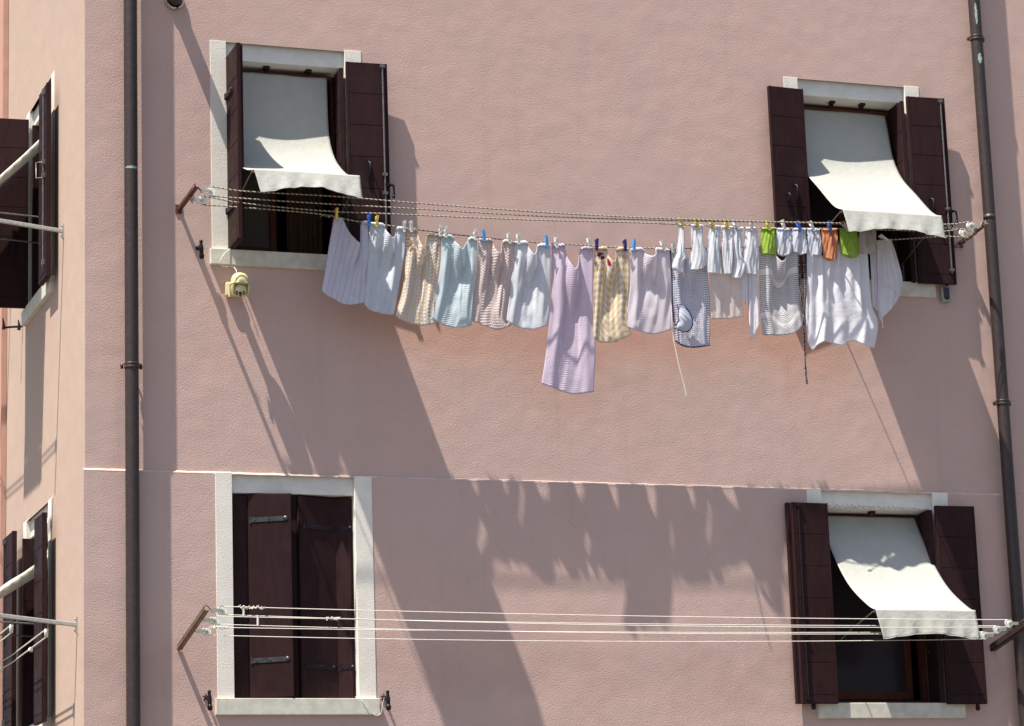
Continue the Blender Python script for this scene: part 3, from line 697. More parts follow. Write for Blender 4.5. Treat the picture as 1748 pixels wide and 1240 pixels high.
def side_awning(z0, prof, y0, y1, label, val):
    t = thing('awning', (XC, (y0+y1)/2, z0), label, 'awning', 'cream cloth awnings let down over the windows')
    P = []; UV = []; n = len(prof)
    pts = []
    for k in range(n-1):
        for q in range(8): pts.append(np.array(prof[k])*(1-q/8)+np.array(prof[k+1])*q/8)
    pts.append(np.array(prof[-1]))
    for i, (x, z) in enumerate(pts):
        P.append([(x, y0+(y1-y0)*j/20, z+.02*math.sin(math.pi*j/20)*math.sin(i*.3)) for j in range(21)]); UV.append([(j*.05, i*.03) for j in range(21)])
    b = MB(); b.grid(P, UV); b.build('cloth', M['awn'], t, solid=.002)
    x, z = prof[-1]; b = MB(); b.grid([[(x-.005-.03*i/8+.006*math.sin(j*1.4)*i/8, y0+(y1-y0)*j/30, z-val*i/8) for j in range(31)] for i in range(9)], [[(j*.03, i*.03) for j in range(31)] for i in range(9)]); b.build('valance', M['awn'], t, solid=.002)
    # crumpled side hem
    b = MB(); P = [[(p_[0], y0-.001, p_[1]+.001), (p_[0]-.003, y0-.010-.006*math.sin(i*1.9), p_[1]-.022-.006*math.sin(i*2.3)), (p_[0]-.002, y0-.004, p_[1]-.04), (p_[0], y0-.006, p_[1]-.055-.075*(1-i/len(pts)))] for i, p_ in enumerate(pts)]
    b.grid(P, [[(i*.03, 0), (i*.03, .02), (i*.03, .04), (i*.03, .06)] for i in range(len(pts))]); b.build('side_hem', M['hem_lit'], t, solid=.0015)
    b = MB()
    for y in (y0+.02, y1-.02): b.tube([(XC+.05, y, z-.05), (x, y, z-.01)], .006, 8)
    b.build('arm', M['steel'], t)
side_awning(8.05, [(3.80, 8.06), (3.70, 7.92), (3.60, 7.82), (3.45, 7.66), (3.28, 7.49), (2.98, 7.24)], 1.36, 2.12, 'cream awning seen edge on at the upper left side window', .2)
side_awning(4.86, [(3.80, 4.86), (3.70, 4.70), (3.60, 4.62), (3.45, 4.51), (3.28, 4.39), (2.98, 4.20)], 1.38, 2.12, 'greyish awning seen edge on at the lower left side window', .2)

# ------------------------------------------------------------------ clotheslines
def smooth_line(pts, step=6):
    out = []; n = len(pts); pts = [np.array(p, float) for p in pts]
    for k in range(n-1):
        p0, p1, p2, p3 = pts[max(k-1, 0)], pts[k], pts[k+1], pts[min(k+2, n-1)]
        for q in range(step):
            a = q/step; out.append(.5*((2*p1)+(-p0+p2)*a+(2*p0-5*p1+4*p2-p3)*a*a+(-p0+3*p1-3*p2+p3)*a**3))
    out.append(pts[-1]); return out
def pxline(pts, y): return smooth_line([onY(u, v, y if np.isscalar(y) else y) for u, v in pts])
def bracket(B, tip, mat, w=.030, zd=.05):
    """flat iron angle from the wall to its tip, wall plate and hooks"""
    b = MB(); B = np.array(B); tip = np.array(tip); d = tip-B; L = np.linalg.norm(d); d /= L
    s_ = np.array([1., 0, 0]); n = np.cross(d, s_)
    b.obox(B-s_*.004-n*w*.5, d*L, s_*.006, n*w); b.obox(B-s_*.004-n*w*.5, d*L, s_*w*.9, n*.006)
    return b
def wheel(c, r=.034):
    b = MB(); b.lathe([(.006, -.011), (r*.55, -.011), (r*.60, -.008), (r, -.010), (r, -.007), (r*.86, 0), (r, .007), (r, .010), (r*.60, .008), (r*.55, .011), (.006, .011)], c, (0, 1, 0), 26, False)
    return b
def yoke(c, hx, hz, s_):
    """zinc block holding a wheel, arm towards the bracket, and its wire hook"""
    b = MB(); c = np.array(c); e = np.array([hx, c[1], hz]); d = e-c; L = np.linalg.norm(d); d /= L; n = np.cross(d, [0, 1, 0])
    for yy in (-.016, .013): b.obox(c+np.array([0, yy, 0])-n*.010-d*.004, d*(L*.85), np.array([0, .003, 0]), n*.020)
    b.lathe([(.0001, -.018), (.006, -.018), (.006, .018), (.0001, .018)], c, (0, 1, 0), 10)
    b.obox(c+np.array([0, -.016, 0])-n*.010+d*L*.80, d*.004, np.array([0, .032, 0]), n*.020)
    return b
def hook(a, c, sag=.012):
    b = MB(); a = np.array(a); c = np.array(c); m1 = a*.65+c*.35+np.array([0, 0, sag]); m2 = a*.3+c*.7-np.array([0, 0, sag*.6])
    b.tube(smooth_line([a-np.array([0, 0, .015]), a, m1, m2, c], 4), .0032, 6); return b
def knotmesh(c, L, r, seed, n=6):
    rnd = random.Random(seed); b = MB(); c = np.array(c)
    for i in range(n):
        pts = [c+np.array([L*(-.5+(i+q*.35)/n)+rnd.uniform(-.004, .004), rnd.uniform(-r, r), rnd.uniform(-r, r)]) for q in range(5)]
        b.tube(smooth_line(pts, 3), .0026, 5)
    return b
DB, DF = .31, .335      # depth of the laundry loop: lower strand, upper strand
cl = thing('clothesline', onY(304, 357, 0), 'upper clothesline of twisted rope on pulleys carrying the laundry', 'clothesline')
BL, TL = onY(304, 357, 0), onY(333.5, 317, -.51); BR, TR_ = onY(1635, 418, 0), onY(1683, 379, -.48)
bracket(BL, TL, M['rustd']).build('bracket', M['rustd'], cl); bracket(BR, TR_, M['rust']).build('bracket', M['rust'], cl)
b = MB(); b.box(BL[0]-.02, BL[0]+.025, -.008, -.0005, BL[2]-.035, BL[2]+.03); b.build('wall_plate', M['rustd'], cl)
b = MB(); b.box(BR[0]-.03, BR[0]+.035, -.03, -.0005, BR[2]-.025, BR[2]-.012); b.build('wall_plate', M['rust'], cl)
A_Y = -.47
for (pc, y_, tip, d_) in (((358.5, 327), A_Y, (330, 319), 1), ((343, 341.5), -DB-.01, (324, 336), 1), ((1657, 386), A_Y+.02, (1680, 381), -1), ((1644.5, 398), -DB, (1664, 394), -1)):
    c_ = onY(*pc, y_); wheel(c_).build('pulley_wheel', M['pulley'], cl); h_ = onY(pc[0]-d_*12, pc[1]-d_*1.0, y_)
    yoke(c_, h_[0]-d_*.03, h_[2], d_).build('pulley_block', M['galv'], cl)
    hook(onY(*tip, y_), (h_[0], y_, h_[2])).build('hook', M['steel'], cl)
for f_ in (.45, .62, .95):
    q = np.array(BL)*(1-f_)+np.array(TL)*f_; b = MB(); b.tube([q, q+np.array([.03, 0, -.005]), q+np.array([.05, 0, -.03])], .0035, 6); b.build('loose_hook', M['rustd'], cl)
    q = np.array(BR)*(1-f_)+np.array(TR_)*f_; b = MB(); b.tube([q+np.array([0, 0, .01]), q+np.array([.012, 0, -.02]), q+np.array([.004, 0, -.035])], .0035, 6); b.build('loose_hook', M['rustd'], cl)
S1 = [(358, 318.5), (400, 325), (435, 328), (571, 335.5), (710, 346.9), (900, 361), (1050, 369.5), (1240, 377), (1440, 381.4), (1608, 383.5), (1656, 378)]
S2 = [(358.5, 335), (400, 338), (459, 342), (571, 349), (710, 356.8), (900, 368.3), (1050, 374.2), (1180, 377.6), (1290, 379), (1440, 382.5), (1608, 389), (1656, 394)]
S3 = [(343, 333.5), (400, 345), (480, 354), (571, 361.5), (653, 365), (710, 367.5), (900, 375.5), (1050, 379.5), (1120, 381.5), (1180, 384.5), (1240, 387), (1310, 389.3), (1440, 391), (1500, 392.5), (1570, 394.5), (1608, 395.5), (1644, 390.5)]
S4 = [(343, 349.5), (420, 355), (500, 361), (548, 366), (564, 369), (612, 378.6), (671, 386.3), (724, 394), (782, 401.3), (845, 408), (900, 413), (938, 415.8), (988, 418.5), (1037, 421.8), (1103, 423.6), (1148, 424.6), (1200, 424.2), (1300, 421.5), (1400, 417), (1480, 412.5), (1521, 409.7), (1585, 405.4), (1611, 403.6), (1644, 405.5)]
for pts, y_ in ((S1, A_Y), (S2, A_Y+.004), (S3, -DF), (S4, -DB)):
    b = MB(); b.tube(pxline(pts, y_), .0047, 8); b.build('rope', M['rope'], cl)
for (pc, y_, L, r, sd) in (((557, 369), -DB-.004, .09, .010, 3), ((1143, 382), -DF-.004, .16, .009, 5), ((1606, 386), A_Y, .02, .008, 9)):
    knotmesh(onY(*pc, y_), L, r, sd, 7).build('knot', M['rope'], cl)

lc = thing('clothesline', onY(303, 1106, -ST), 'lower clothesline with six bare white cords across the closed shutters window', 'clothesline')
BL2 = onY(303, 1106, -ST); TL2 = onY(349.5, 1038.5, -.80); BR2 = onY(1690.5, 1106.5, -ST)
TR2 = BR2+np.array([0, -.80, .17])
bracket(BL2, TL2, 0, .036).build('bracket', M['bronze'], lc); bracket(BR2, TR2, 0, .05).build('bracket', M['bronzed'], lc)
fr = lambda P_, Q_, f_: np.array(P_)*(1-f_)+np.array(Q_)*f_
cords = []
for k, (pl, pr_, f_, fR) in enumerate((((379, 1042.5), (1722, 1064.5), .97, .86), ((365.5, 1059), (1702, 1074.8), .72, .62), ((352.6, 1077.8), (1680, 1085), .40, .40))):
    aL = fr(BL2, TL2, f_); aR = fr(BR2, TR2, fR); yL = aL[1]; yR = aR[1]
    cL = onY(*pl, yL); cR = onY(*pr_, yR); r_ = .030
    for c_, a_, s_ in ((cL, aL, 1), (cR, aR, -1)):
        wheel(c_, r_).build('pulley_wheel', M['pulley'], lc); e = np.array([c_[0]-s_*.085, c_[1], c_[2]-.0])
        yoke(c_, e[0], e[2], s_).build('pulley_block', M['blockg'], lc); hook(a_+np.array([0, 0, .02]), (c_[0]-s_*.052, c_[1], c_[2])).build('hook', M['bronzed'], lc)
    for s_ in (1, -1):
        n = 24; pts = []
        for i in range(n+1):
            q = i/n; P_ = cL*(1-q)+cR*q; pts.append(P_+np.array([0, 0, s_*(r_-.003)-.030*(1 if s_ < 0 else .6)*4*q*(1-q)]))
        b = MB(); b.tube(pts, .0029, 6); b.build('cord', M['cord'], lc); cords.append(pts)
def on_cord(i, px):
    best = min(cords[i], key=lambda q: abs(q[0]-onY(px, 1050, q[1])[0])); return best
b = MB()
for i, px, L in ((0, 429, .18), (2, 568, .10), (4, 373, .13)):
    q = on_cord(i, px); k_ = knotmesh((onY(px, 1050, q[1])[0], q[1], q[2]), L, .013, i+20, 12); b.v_off = 0
    k_.build('knot', M['cord'], lc)
for i, px in ((0, 416), (2, 440)):
    q = on_cord(i, px); x_ = onY(px, 1050, q[1])[0]; k_ = MB(); k_.box(x_-.007, x_+.007, q[1]-.007, q[1]+.007, q[2]-.062, q[2]+.012); k_.build('cord_clip', M['plastic_w'], lc, bevel=.004)

# side clotheslines, on poles standing out of the side wall
for nm, (pb, h, lab) in enumerate((((109, 395), .13, 'steel pole clothesline at the upper left side window'), ((132, 1067), .13, 'steel pole clothesline with pulleys at the lower left side window'))):
    xw = XC if nm == 0 else XC-ST*.6
    B_ = onX(*pb, xw); t = thing('side_clothesline', B_, lab, 'clothesline')
    b = MB(); b.box(xw-.010, xw-.0005, B_[1]-.012, B_[1]+.018, B_[2]-.055, B_[2]+.055)
    b.tube([(xw-.010, B_[1], B_[2]+.04), (xw-.022, B_[1], B_[2]+.04)], .007, 6); b.tube([(xw-.010, B_[1], B_[2]-.04), (xw-.022, B_[1], B_[2]-.04)], .007, 6); b.build('wall_plate', M['galv'], t)
    T_ = B_+np.array([-1.15, 0, h*1.0])
    b = MB(); d = T_-B_; L = np.linalg.norm(d); d /= L
    b.obox(B_+np.array([-.008, -.012, -.014]), d*L, (0, .024, 0), (0, 0, .028)); b.build('pole', M['galv'], t, bevel=.004)
    yfar = 3.05
    b = MB(); b.obox(np.array([xw-.0, yfar, B_[2]-.014]), d*L, (0, .024, 0), (0, 0, .028)); b.build('pole', M['galv'], t, bevel=.004)
    for xo in ((.60, .85, 1.05) if nm == 0 else (.205, .445, .70, .95)):
        q = B_+d*xo; c_ = q+np.array([0, .05, -.075])
        b = MB(); b.lathe([(.006, -.009), (.030, -.009), (.024, 0), (.030, .009), (.006, .009)], c_, (1, 0, 0), 20); b.build('pulley_wheel', M['pulley'], t)
        b = MB(); b.tube([q+np.array([0, 0, -.010]), q+np.array([0, .01, -.04]), c_], .005, 6); b.build('hook', M['steel'], t)
        for s_ in (1, -1):
            b = MB(); b.tube([c_+np.array([0, 0, s_*.027]), np.array([c_[0], (c_[1]+yfar)/2, c_[2]+s_*.027-.02]), np.array([c_[0], yfar, c_[2]+s_*.027])], .0045, 6); b.build('cord', M['cord'], t)
        if nm and xo < .5:
            knotmesh(c_+np.array([0, .62, -.04]), .03, .018, 4, 5).build('knot', M['cord'], t)

# ------------------------------------------------------------------ laundry
def resample(pts, n, sharp=False):
    P = [np.array(p, float) for p in pts]
    if not sharp and len(P) > 2: P = smooth_line(P, 8)
    s_ = [0.]
    for a, c in zip(P, P[1:]): s_.append(s_[-1]+np.linalg.norm(c-a))
    s_ = np.array(s_); t = np.linspace(0, s_[-1], n+1); A = np.array(P)
    return np.stack([np.interp(t, s_, A[:, k]) for k in range(2)], 1)
def coons(T, R, B, L, nu, nv):
    T = list(T); R = list(R); B = list(B); L = list(L)
    L[0] = T[0]; R[0] = T[-1]; B[0] = L[-1]; B[-1] = R[-1]
    t, r, b_, l = resample(T, nu), resample(R, nv), resample(B, nu), resample(L, nv)
    out = np.zeros((nv+1, nu+1, 2))
    for i in range(nv+1):
        v = i/nv
        for j in range(nu+1):
            u = j/nu
            out[i, j] = (1-v)*t[j]+v*b_[j]+(1-u)*l[i]+u*r[i]-((1-u)*(1-v)*t[0]+u*(1-v)*t[-1]+(1-u)*v*b_[0]+u*v*b_[-1])
    return out
def hangdepth(kind, seed, amp=1., dip=(.36, .64)):
    rnd = random.Random(seed)
    R_ = []
    if kind == 'towel':
        R_ = [(rnd.uniform(.09, .14), rnd.uniform(.0, .08), rnd.uniform(.035, .05), .013, 1.),
              (rnd.uniform(.86, .92), rnd.uniform(-.10, -.02), rnd.uniform(.03, .045), .010, .8),
              (rnd.uniform(.25, .75), rnd.uniform(-.2, .2), .025, rnd.uniform(.003, .007), 1.)]
        hc, hs, hw = rnd.uniform(.44, .52), rnd.uniform(-.06, .10), rnd.uniform(.25, .31)
        hb, he = rnd.uniform(.62, .92), rnd.uniform(.024, .034)
    elif kind == 'drape':
        R_ = [(.06+.155*i+rnd.uniform(-.04, .04), rnd.uniform(-.12, .12), rnd.uniform(.030, .065), rnd.uniform(.012, .026), 1.) for i in range(7)]
    elif kind == 'flat':
        R_ = [(rnd.uniform(.1, .9), rnd.uniform(-.1, .1), .08, .006, 1.) for i in range(3)]
    elif kind == 'sock':
        R_ = [(rnd.uniform(.2, .4), rnd.uniform(-.1, .2), .12, .008, 1.), (rnd.uniform(.6, .85), rnd.uniform(-.2, .1), .10, .007, 1.)]
    ph = [rnd.uniform(0, 6.3) for _ in range(6)]
    def f(u, v):
        d = 0
        for c_, sl_, w_, A, pers in R_:
            cc = c_+sl_*v**1.3; ww = w_*(1+.6*v); d += A*amp*math.exp(-((u-cc)/ww)**2)*(1-(1-pers)*v)*min(1, .35+v*4)
        d += amp*.004*math.sin(7*u+3*v+ph[0])+amp*.003*math.sin(15*u-6*v+ph[1])+amp*.0018*math.sin(29*u+11*v+ph[2])
        if kind == 'towel':
            # the cloth bellies back between two side ridges and closes again towards the hem; its sagging lip rolls forward
            wv = max(.05, hw*(1-.25*v)); q = abs(u-hc-hs*v)/wv; k = max(0., min(1., (1.12-q)/.42)); k = k*k*(3-2*k)
            t0 = max(0., min(1., (v-.10)/.30)); t0 = t0*t0*(3-2*t0); t1 = max(0., min(1., (hb-v)/.30)); t1 = t1*t1*(3-2*t1); low = max(0., 1-(q/1.1)**2)
            d -= amp*he*k*t0*(.25+.75*max(t1, 0))*(1 if v < hb else max(0., 1-(v-hb)/.12))
            m_ = math.exp(-((u-.5)/.155)**2); d += amp*.062*m_*math.exp(-(v/.22)**2)
            d += amp*.004*math.sin(26*v+9*(u-.5)**2*4+ph[3])*m_*math.exp(-2*v)*t0+amp*.008*v*math.sin(5*u+ph[4])
        return d
    return f
CG = 'laundry pegged on the upper clothesline'
def cloth(name, label, cat, mat, T, R, B, L, depth=DB, kind='towel', seed=1, amp=1., nu=44, nv=52, flap=True, fold=.05, group=CG, tubular=False, dip=(.36, .64), solid=.0025, parent=None, lean=0.):
    G = coons(T, R, B, L, nu, nv); f = hangdepth(kind, seed, amp, dip)
    P = []; UV = []
    for i in range(nv+1):
        row = []; ur = []
        for j in range(nu+1):
            u, v = j/nu, i/nv; q = onY(G[i, j, 0], G[i, j, 1], -depth); dd = f(u, v)
            if tubular: dd += .016*math.sin(math.pi*u)**.6*(.35+.65*min(1, v*3))
            row.append(np.array([q[0], q[1]-dd-lean*v, q[2]])); ur.append([0, 0])
        P.append(row); UV.append(ur)
    # metric texture coordinates
    for j in range(nu+1):
        s_ = 0
        for i in range(nv+1):
            if i: s_ += np.linalg.norm(P[i][j]-P[i-1][j])
            UV[i][j][1] = s_
    wd = np.mean([sum(np.linalg.norm(P[i][j+1]-P[i][j]) for j in range(nu)) for i in (nv//2, nv-2)])
    for i in range(nv+1):
        m_ = np.mean([P[i][j][0] for j in range(nu+1)])
        for j in range(nu+1): UV[i][j][0] = wd*(j/nu)
    b = MB(); b.grid(P, UV)
    if tubular:
        Q = []
        for i in range(nv+1):
            Q.append([np.array([P[i][j][0], -depth+.014*math.sin(math.pi*j/nu)**.6-lean*i/nv, P[i][j][2]]) for j in range(nu+1)])
        b.grid(Q, UV, flip=True)
    if parent is not None:
        return b.build(name, mat, parent, solid=solid)
    o = b.build(name, mat, None, solid=0 if tubular else solid)
    tag(o, label, cat, group)
    if flap:
        # the top turned over the rope, a short ragged strip in front where it touches it
        rnd = random.Random(seed+50); Qs = []
        js = [j for j in range(nu+1)]
        spans = []; cur = []
        zr_ = [G[0, j, 1] for j in js]; lo_ = np.interp(np.arange(nu+1), [0, nu], [zr_[0], zr_[-1]])
        for j in js:
            if abs(zr_[j]-lo_[j]) < 5.0: cur.append(j)
            else:
                if len(cur) > 3: spans.append(cur)
                cur = []
        if len(cur) > 3: spans.append(cur)
        for sp in spans:
            fb = MB()
            rows = [[], [], [], []]; uvr = [[], [], [], []]
            for n_, j in enumerate(sp):
                k_ = n_/(len(sp)-1); ln = fold*(.25+.75*math.sin(math.pi*k_)**.7)*rnd.uniform(.7, 1.1)*.45; p_ = P[0][j]
                rows[0].append(p_+np.array([0, .014, -.03])); rows[1].append(p_+np.array([0, .0, .007])); rows[2].append(p_+np.array([0, -.010, .002])); rows[3].append(p_+np.array([rnd.uniform(-.002, .002), -.012-rnd.uniform(0, .004), -ln]))
                for q_ in range(4): uvr[q_].append((UV[0][j][0], q_*.01))
            fb.grid(rows, uvr); fb.build('folded_edge', mat, o, solid=.002)
    return o

C = {}
C['dash'] = mat_cloth('lavender_cotton_red_dashes', (0.820, 0.820, 0.930), 'dash', (.55, .12, .20), waf=.010, wamt=.4)
C['blue1'] = mat_cloth('pale_blue_terry', (0.820, 0.860, 0.930), waf=0.015)
C['check'] = mat_cloth('white_cotton_ochre_check', (0.880, 0.860, 0.840), 'check', (.74, .40, .05), waf=.0265, wamt=.5)
C['blue2'] = mat_cloth('powder_blue_terry', (.70,.81,.865), waf=0.016, hem=(.665, (.42,.62,.74)))
C['pinkw'] = mat_cloth('dusty_pink_waffle', (0.800, 0.700, 0.690), waf=0.021, wamt=1.4)
C['blue3'] = mat_cloth('ice_blue_cotton', (0.820, 0.860, 0.930), waf=0.013, hem=(.63, (.45, .62, .78)))
C['lilac'] = mat_cloth('lilac_towelling', (0.820, 0.720, 0.860), waf=0.0165)
C['ging'] = mat_cloth('yellow_gingham', (0.860, 0.830, 0.780), 'gingham', (.66, .42, .08), dots=[(.040, .055, .020), (.056, .080, .015), (.138, .045, .024), (.238, .055, .022)], dotc=(.30, .035, .03))
C['pinkt'] = mat_cloth('pale_pink_waffle', (0.870, 0.820, 0.900), waf=0.018, wamt=1.1)
C['navy'] = mat_cloth('navy_dash_stripe', (0.860, 0.860, 0.900), 'hstripe', (.09, .11, .34), step=.0175, dashed=True, amt=.8)
C['beige'] = mat_cloth('thin_beige_white', (0.840, 0.790, 0.770), trans=.5)
C['whitec'] = mat_cloth('white_cotton', (0.880, 0.880, 0.940))
C['whited'] = mat_cloth('off_white_cotton', (0.850, 0.830, 0.880))
C['grey'] = mat_cloth('white_grey_stripe', (0.880, 0.870, 0.890), 'hstripe', (.16, .16, .20), step=.0145, bands=[(.17, .21), (.50, .54)], amt=.72)
C['polka'] = mat_cloth('navy_polka', (.06, .055, .09), 'polka', (.75, .73, .70), scale=75)
C['sock'] = mat_cloth('white_sock_knit', (0.870, 0.880, 0.940), waf=.006, wamt=.3)
C['sockb'] = mat_cloth('bluish_sock_knit', (0.830, 0.860, 0.930), waf=.006, wamt=.3)
C['green'] = mat_cloth('lime_green_towelling', (.44, .66, .10), 'blotch', (.52, .66, .30), scale=16, waf=.008, wamt=.5)
C['wash'] = mat_cloth('pale_blue_flannel', (0.760, 0.800, 0.910), waf=.008, wamt=.6)
C['orange'] = mat_cloth('orange_flannel', (0.792, 0.360, 0.204), waf=.008, wamt=.6)
C['mitt'] = mat_cloth('beige_flannel', (0.696, 0.624, 0.600), waf=.007, wamt=.6)
C['trim'] = mat_simple('navy_binding', (.025, .025, .11), .85, 0, .1, 60)

cloth('tea_towel', 'lavender tea towel with fine red dashed stripes, first on the rope', 'tea towel', C['dash'],
      [(570.2, 370.6), (578, 373), (586, 376), (593, 392), (600.3, 408), (611, 417), (615, 403), (617, 381), (628.7, 380)],
      [(628.7, 380), (629.6, 431), (625, 484), (621.6, 517)], [(549.2, 495), (556, 503.7), (572, 511), (584.4, 518.8), (602, 520.6), (621.6, 517)],
      [(570.2, 370.6), (563, 413), (554.2, 466.5), (549.2, 495)], seed=11, amp=.8)
cloth('tea_towel', 'pale blue tea towel right of the red dashed one', 'tea towel', C['blue1'],
      [(630.5, 381), (642, 382), (653.6, 384), (658, 399), (666, 408), (674, 402.6), (678, 389), (692.6, 391)],
      [(692.6, 391), (690.8, 431), (685.5, 466.5), (677.5, 512.6), (673, 536.6)], [(621.3, 517), (627, 527.7), (646.5, 534.8), (664, 537), (673, 536.6)],
      [(630.5, 381), (629, 431), (625.2, 473.6), (621.3, 517)], seed=12, depth=DB+.003)
cloth('tea_towel', 'white tea towel with ochre grid and ringed border', 'tea towel', C['check'],
      [(693, 391.5), (703, 392), (711.3, 393.6), (714.8, 419), (721, 423), (729, 402), (740, 399), (753, 401.5)],
      [(753, 401.5), (752, 431), (744.5, 493), (741, 530), (744, 553)], [(674, 537.5), (682, 547), (699.7, 551.7), (721, 556), (744, 553)],
      [(693, 391.5), (691.7, 448.7), (685.5, 498.4), (674, 537.5)], seed=13, depth=DB-.003)
cloth('tea_towel', 'powder blue tea towel between the ochre grid and the pink waffle one', 'tea towel', C['blue2'],
      [(753, 402), (762, 402.5), (770, 403), (778.3, 421), (786, 427.4), (794, 417.7), (802.5, 406), (814, 408)],
      [(814, 408), (813.4, 446.8), (807.4, 507), (805, 556)], [(737, 543.6), (750.5, 552), (772.3, 559.3), (789, 560), (805, 556)],
      [(753, 402), (752.5, 446.8), (745.7, 495), (737, 543.6)], seed=14, depth=DB+.004)
cloth('tea_towel', 'dusty pink waffle tea towel', 'tea towel', C['pinkw'],
      [(817, 409), (828, 409.4), (838.8, 410), (842.4, 428), (847, 434.7), (853, 430), (859.4, 411.5), (878, 414)],
      [(878, 414), (877.5, 459), (870.3, 507.3), (866, 540), (874, 555)], [(803.7, 546), (818, 553.2), (842.4, 563), (857, 562.4), (874, 555)],
      [(817, 409), (814.6, 459), (808.6, 507.3), (803.7, 546)], seed=15, depth=DB-.003)
cloth('tea_towel', 'ice blue cotton tea towel left of the long lilac towel', 'tea towel', C['blue3'],
      [(878.4, 413.5), (888, 413.5), (898.5, 414), (901.8, 431), (907.4, 437.3), (914, 429), (920.3, 417.5), (939, 418.7)],
      [(939, 418.7), (939.7, 460.6), (938.9, 509), (935.6, 556)], [(864.7, 547.7), (876.8, 555.8), (893, 561.5), (912, 563), (935.6, 556.6)],
      [(878.4, 413.5), (876.8, 444.5), (870.3, 501), (864.7, 547.7)], seed=16, depth=DB+.003)
cloth('hand_towel', 'long lilac towel, hanging lowest of all', 'towel', C['lilac'],
      [(942.5, 418.5), (953, 418.6), (963, 420), (968.5, 447), (977, 462), (986, 448), (992, 424), (1012.4, 423)],
      [(1012.4, 423), (1013, 503.5), (1016.5, 585.8), (1013.8, 669.4)], [(923.3, 656), (941, 662.6), (976.8, 673), (1013.8, 670)],
      [(942.5, 418.5), (940.6, 503.5), (933, 591), (923.3, 656)], seed=17, amp=.95, nv=80, depth=DB-.006)
cloth('tea_towel', 'yellow gingham tea towel with red fruit at its top', 'tea towel', C['ging'],
      [(1014.5, 424), (1024, 423.6), (1034.4, 424), (1037.5, 441), (1044, 448.7), (1049.4, 441), (1054, 424), (1072.7, 425.4)],
      [(1072.7, 425.4), (1074, 487), (1071, 540), (1077.7, 572)], [(1012.4, 569.4), (1018, 581.7), (1037, 585.8), (1053.5, 583), (1077.7, 572.6)],
      [(1014.5, 424), (1013, 503.5), (1012.4, 569.4)], seed=18, amp=.75)
cloth('tea_towel', 'pale pink waffle tea towel left of the navy striped apron', 'tea towel', C['pinkt'],
      [(1075.5, 427), (1086, 424.5), (1096, 425), (1100.5, 436), (1109.8, 440), (1117, 434), (1120, 425), (1142.7, 427)],
      [(1142.7, 427), (1146.8, 487), (1145.4, 563)], [(1067, 559), (1086.5, 565), (1111, 570.7), (1127.6, 568.8), (1145.4, 563.3)],
      [(1075.5, 427), (1075.5, 487), (1067, 559)], seed=19, depth=DB+.003)
ap = cloth('apron', 'apron of navy and white dashed stripes with a round pocket', 'apron', C['navy'],
      [(1144, 427), (1154, 426.5), (1165, 428), (1171, 445), (1178, 452), (1186, 446), (1192, 430), (1206, 428)],
      [(1206, 428), (1207, 463), (1211.7, 515), (1212.2, 588.5)], [(1153, 582), (1166.5, 591), (1187, 593), (1212, 589)],
      [(1144, 427), (1146.5, 470), (1147.5, 515), (1153, 582)], seed=20, amp=.8, depth=DB-.009)
b = MB(); e_ = [onY(u, v, -DB-.05) for u, v in ((1153, 582), (1166.5, 591), (1187, 593), (1212, 589))]
G_ = coons([(1153, 580), (1166.5, 589.5), (1187, 592), (1212, 588)], [(1212, 588), (1212, 590.5)], [(1153, 584), (1166.5, 592), (1187, 594), (1212, 590.5)], [(1153, 580), (1153, 584)], 24, 2)
f20 = hangdepth('towel', 20, .8)
b.tube([onY(G_[1, j, 0], G_[1, j, 1], -(DB-.009)-f20(j/24, 1.)-.002) for j in range(25)], .0045, 6); b.build('binding', C['trim'], ap)
b.__init__(); b.tube([onY(u, v, -(DB-.009)-f20(0, q_)-.002) for u, v, q_ in ((1144, 428, 0), (1146.5, 470, .3), (1147.5, 515, .55), (1150, 550, .8))], .0042, 6); b.build('binding', C['trim'], ap)
# pocket, turned out
cp = (1166, 543); ring = [(1155, 520), (1163, 521), (1172, 527), (1180, 540), (1182.5, 552), (1179, 562), (1172, 567), (1161, 565), (1150, 560)]
lft = [(1155, 520), (1158, 531), (1157, 540), (1158, 548), (1150, 560)]
ring_s = resample(ring, 30); lft_s = resample(lft, 30); b = MB(); P = []; UV = []
for i in range(31):
    row = []; ur = []
    for j in range(13):
        k_ = j/12; q = ring_s[i]*(1-k_)+lft_s[i]*k_; row.append(onY(q[0], q[1], -DB-.030-.045*math.sin(math.pi*(k_*.8+.05))*math.sin(math.pi*(i/30*.9+.05))-.003*math.sin(i*1.3+j)))
        ur.append((k_*.1, i*.01))
    P.append(row); UV.append(ur)
b.grid(P, UV); b.build('pocket', C['wash'], ap, solid=.002)
b = MB(); b.tube([r_[0]+np.array([0, -.004, 0]) for r_ in P], .0036, 6); b.tube([r_[-1]+np.array([0, -.004, 0]) for r_ in P], .0036, 6); b.build('pocket_binding', C['trim'], ap)
b = MB(); b.tube(pxline([(1146, 520), (1147, 550), (1149, 574), (1154, 600), (1160, 628), (1168, 658), (1172, 676)], -DB-.02), [.0045]*37, 6); b.build('apron_string', M['cord'], ap)

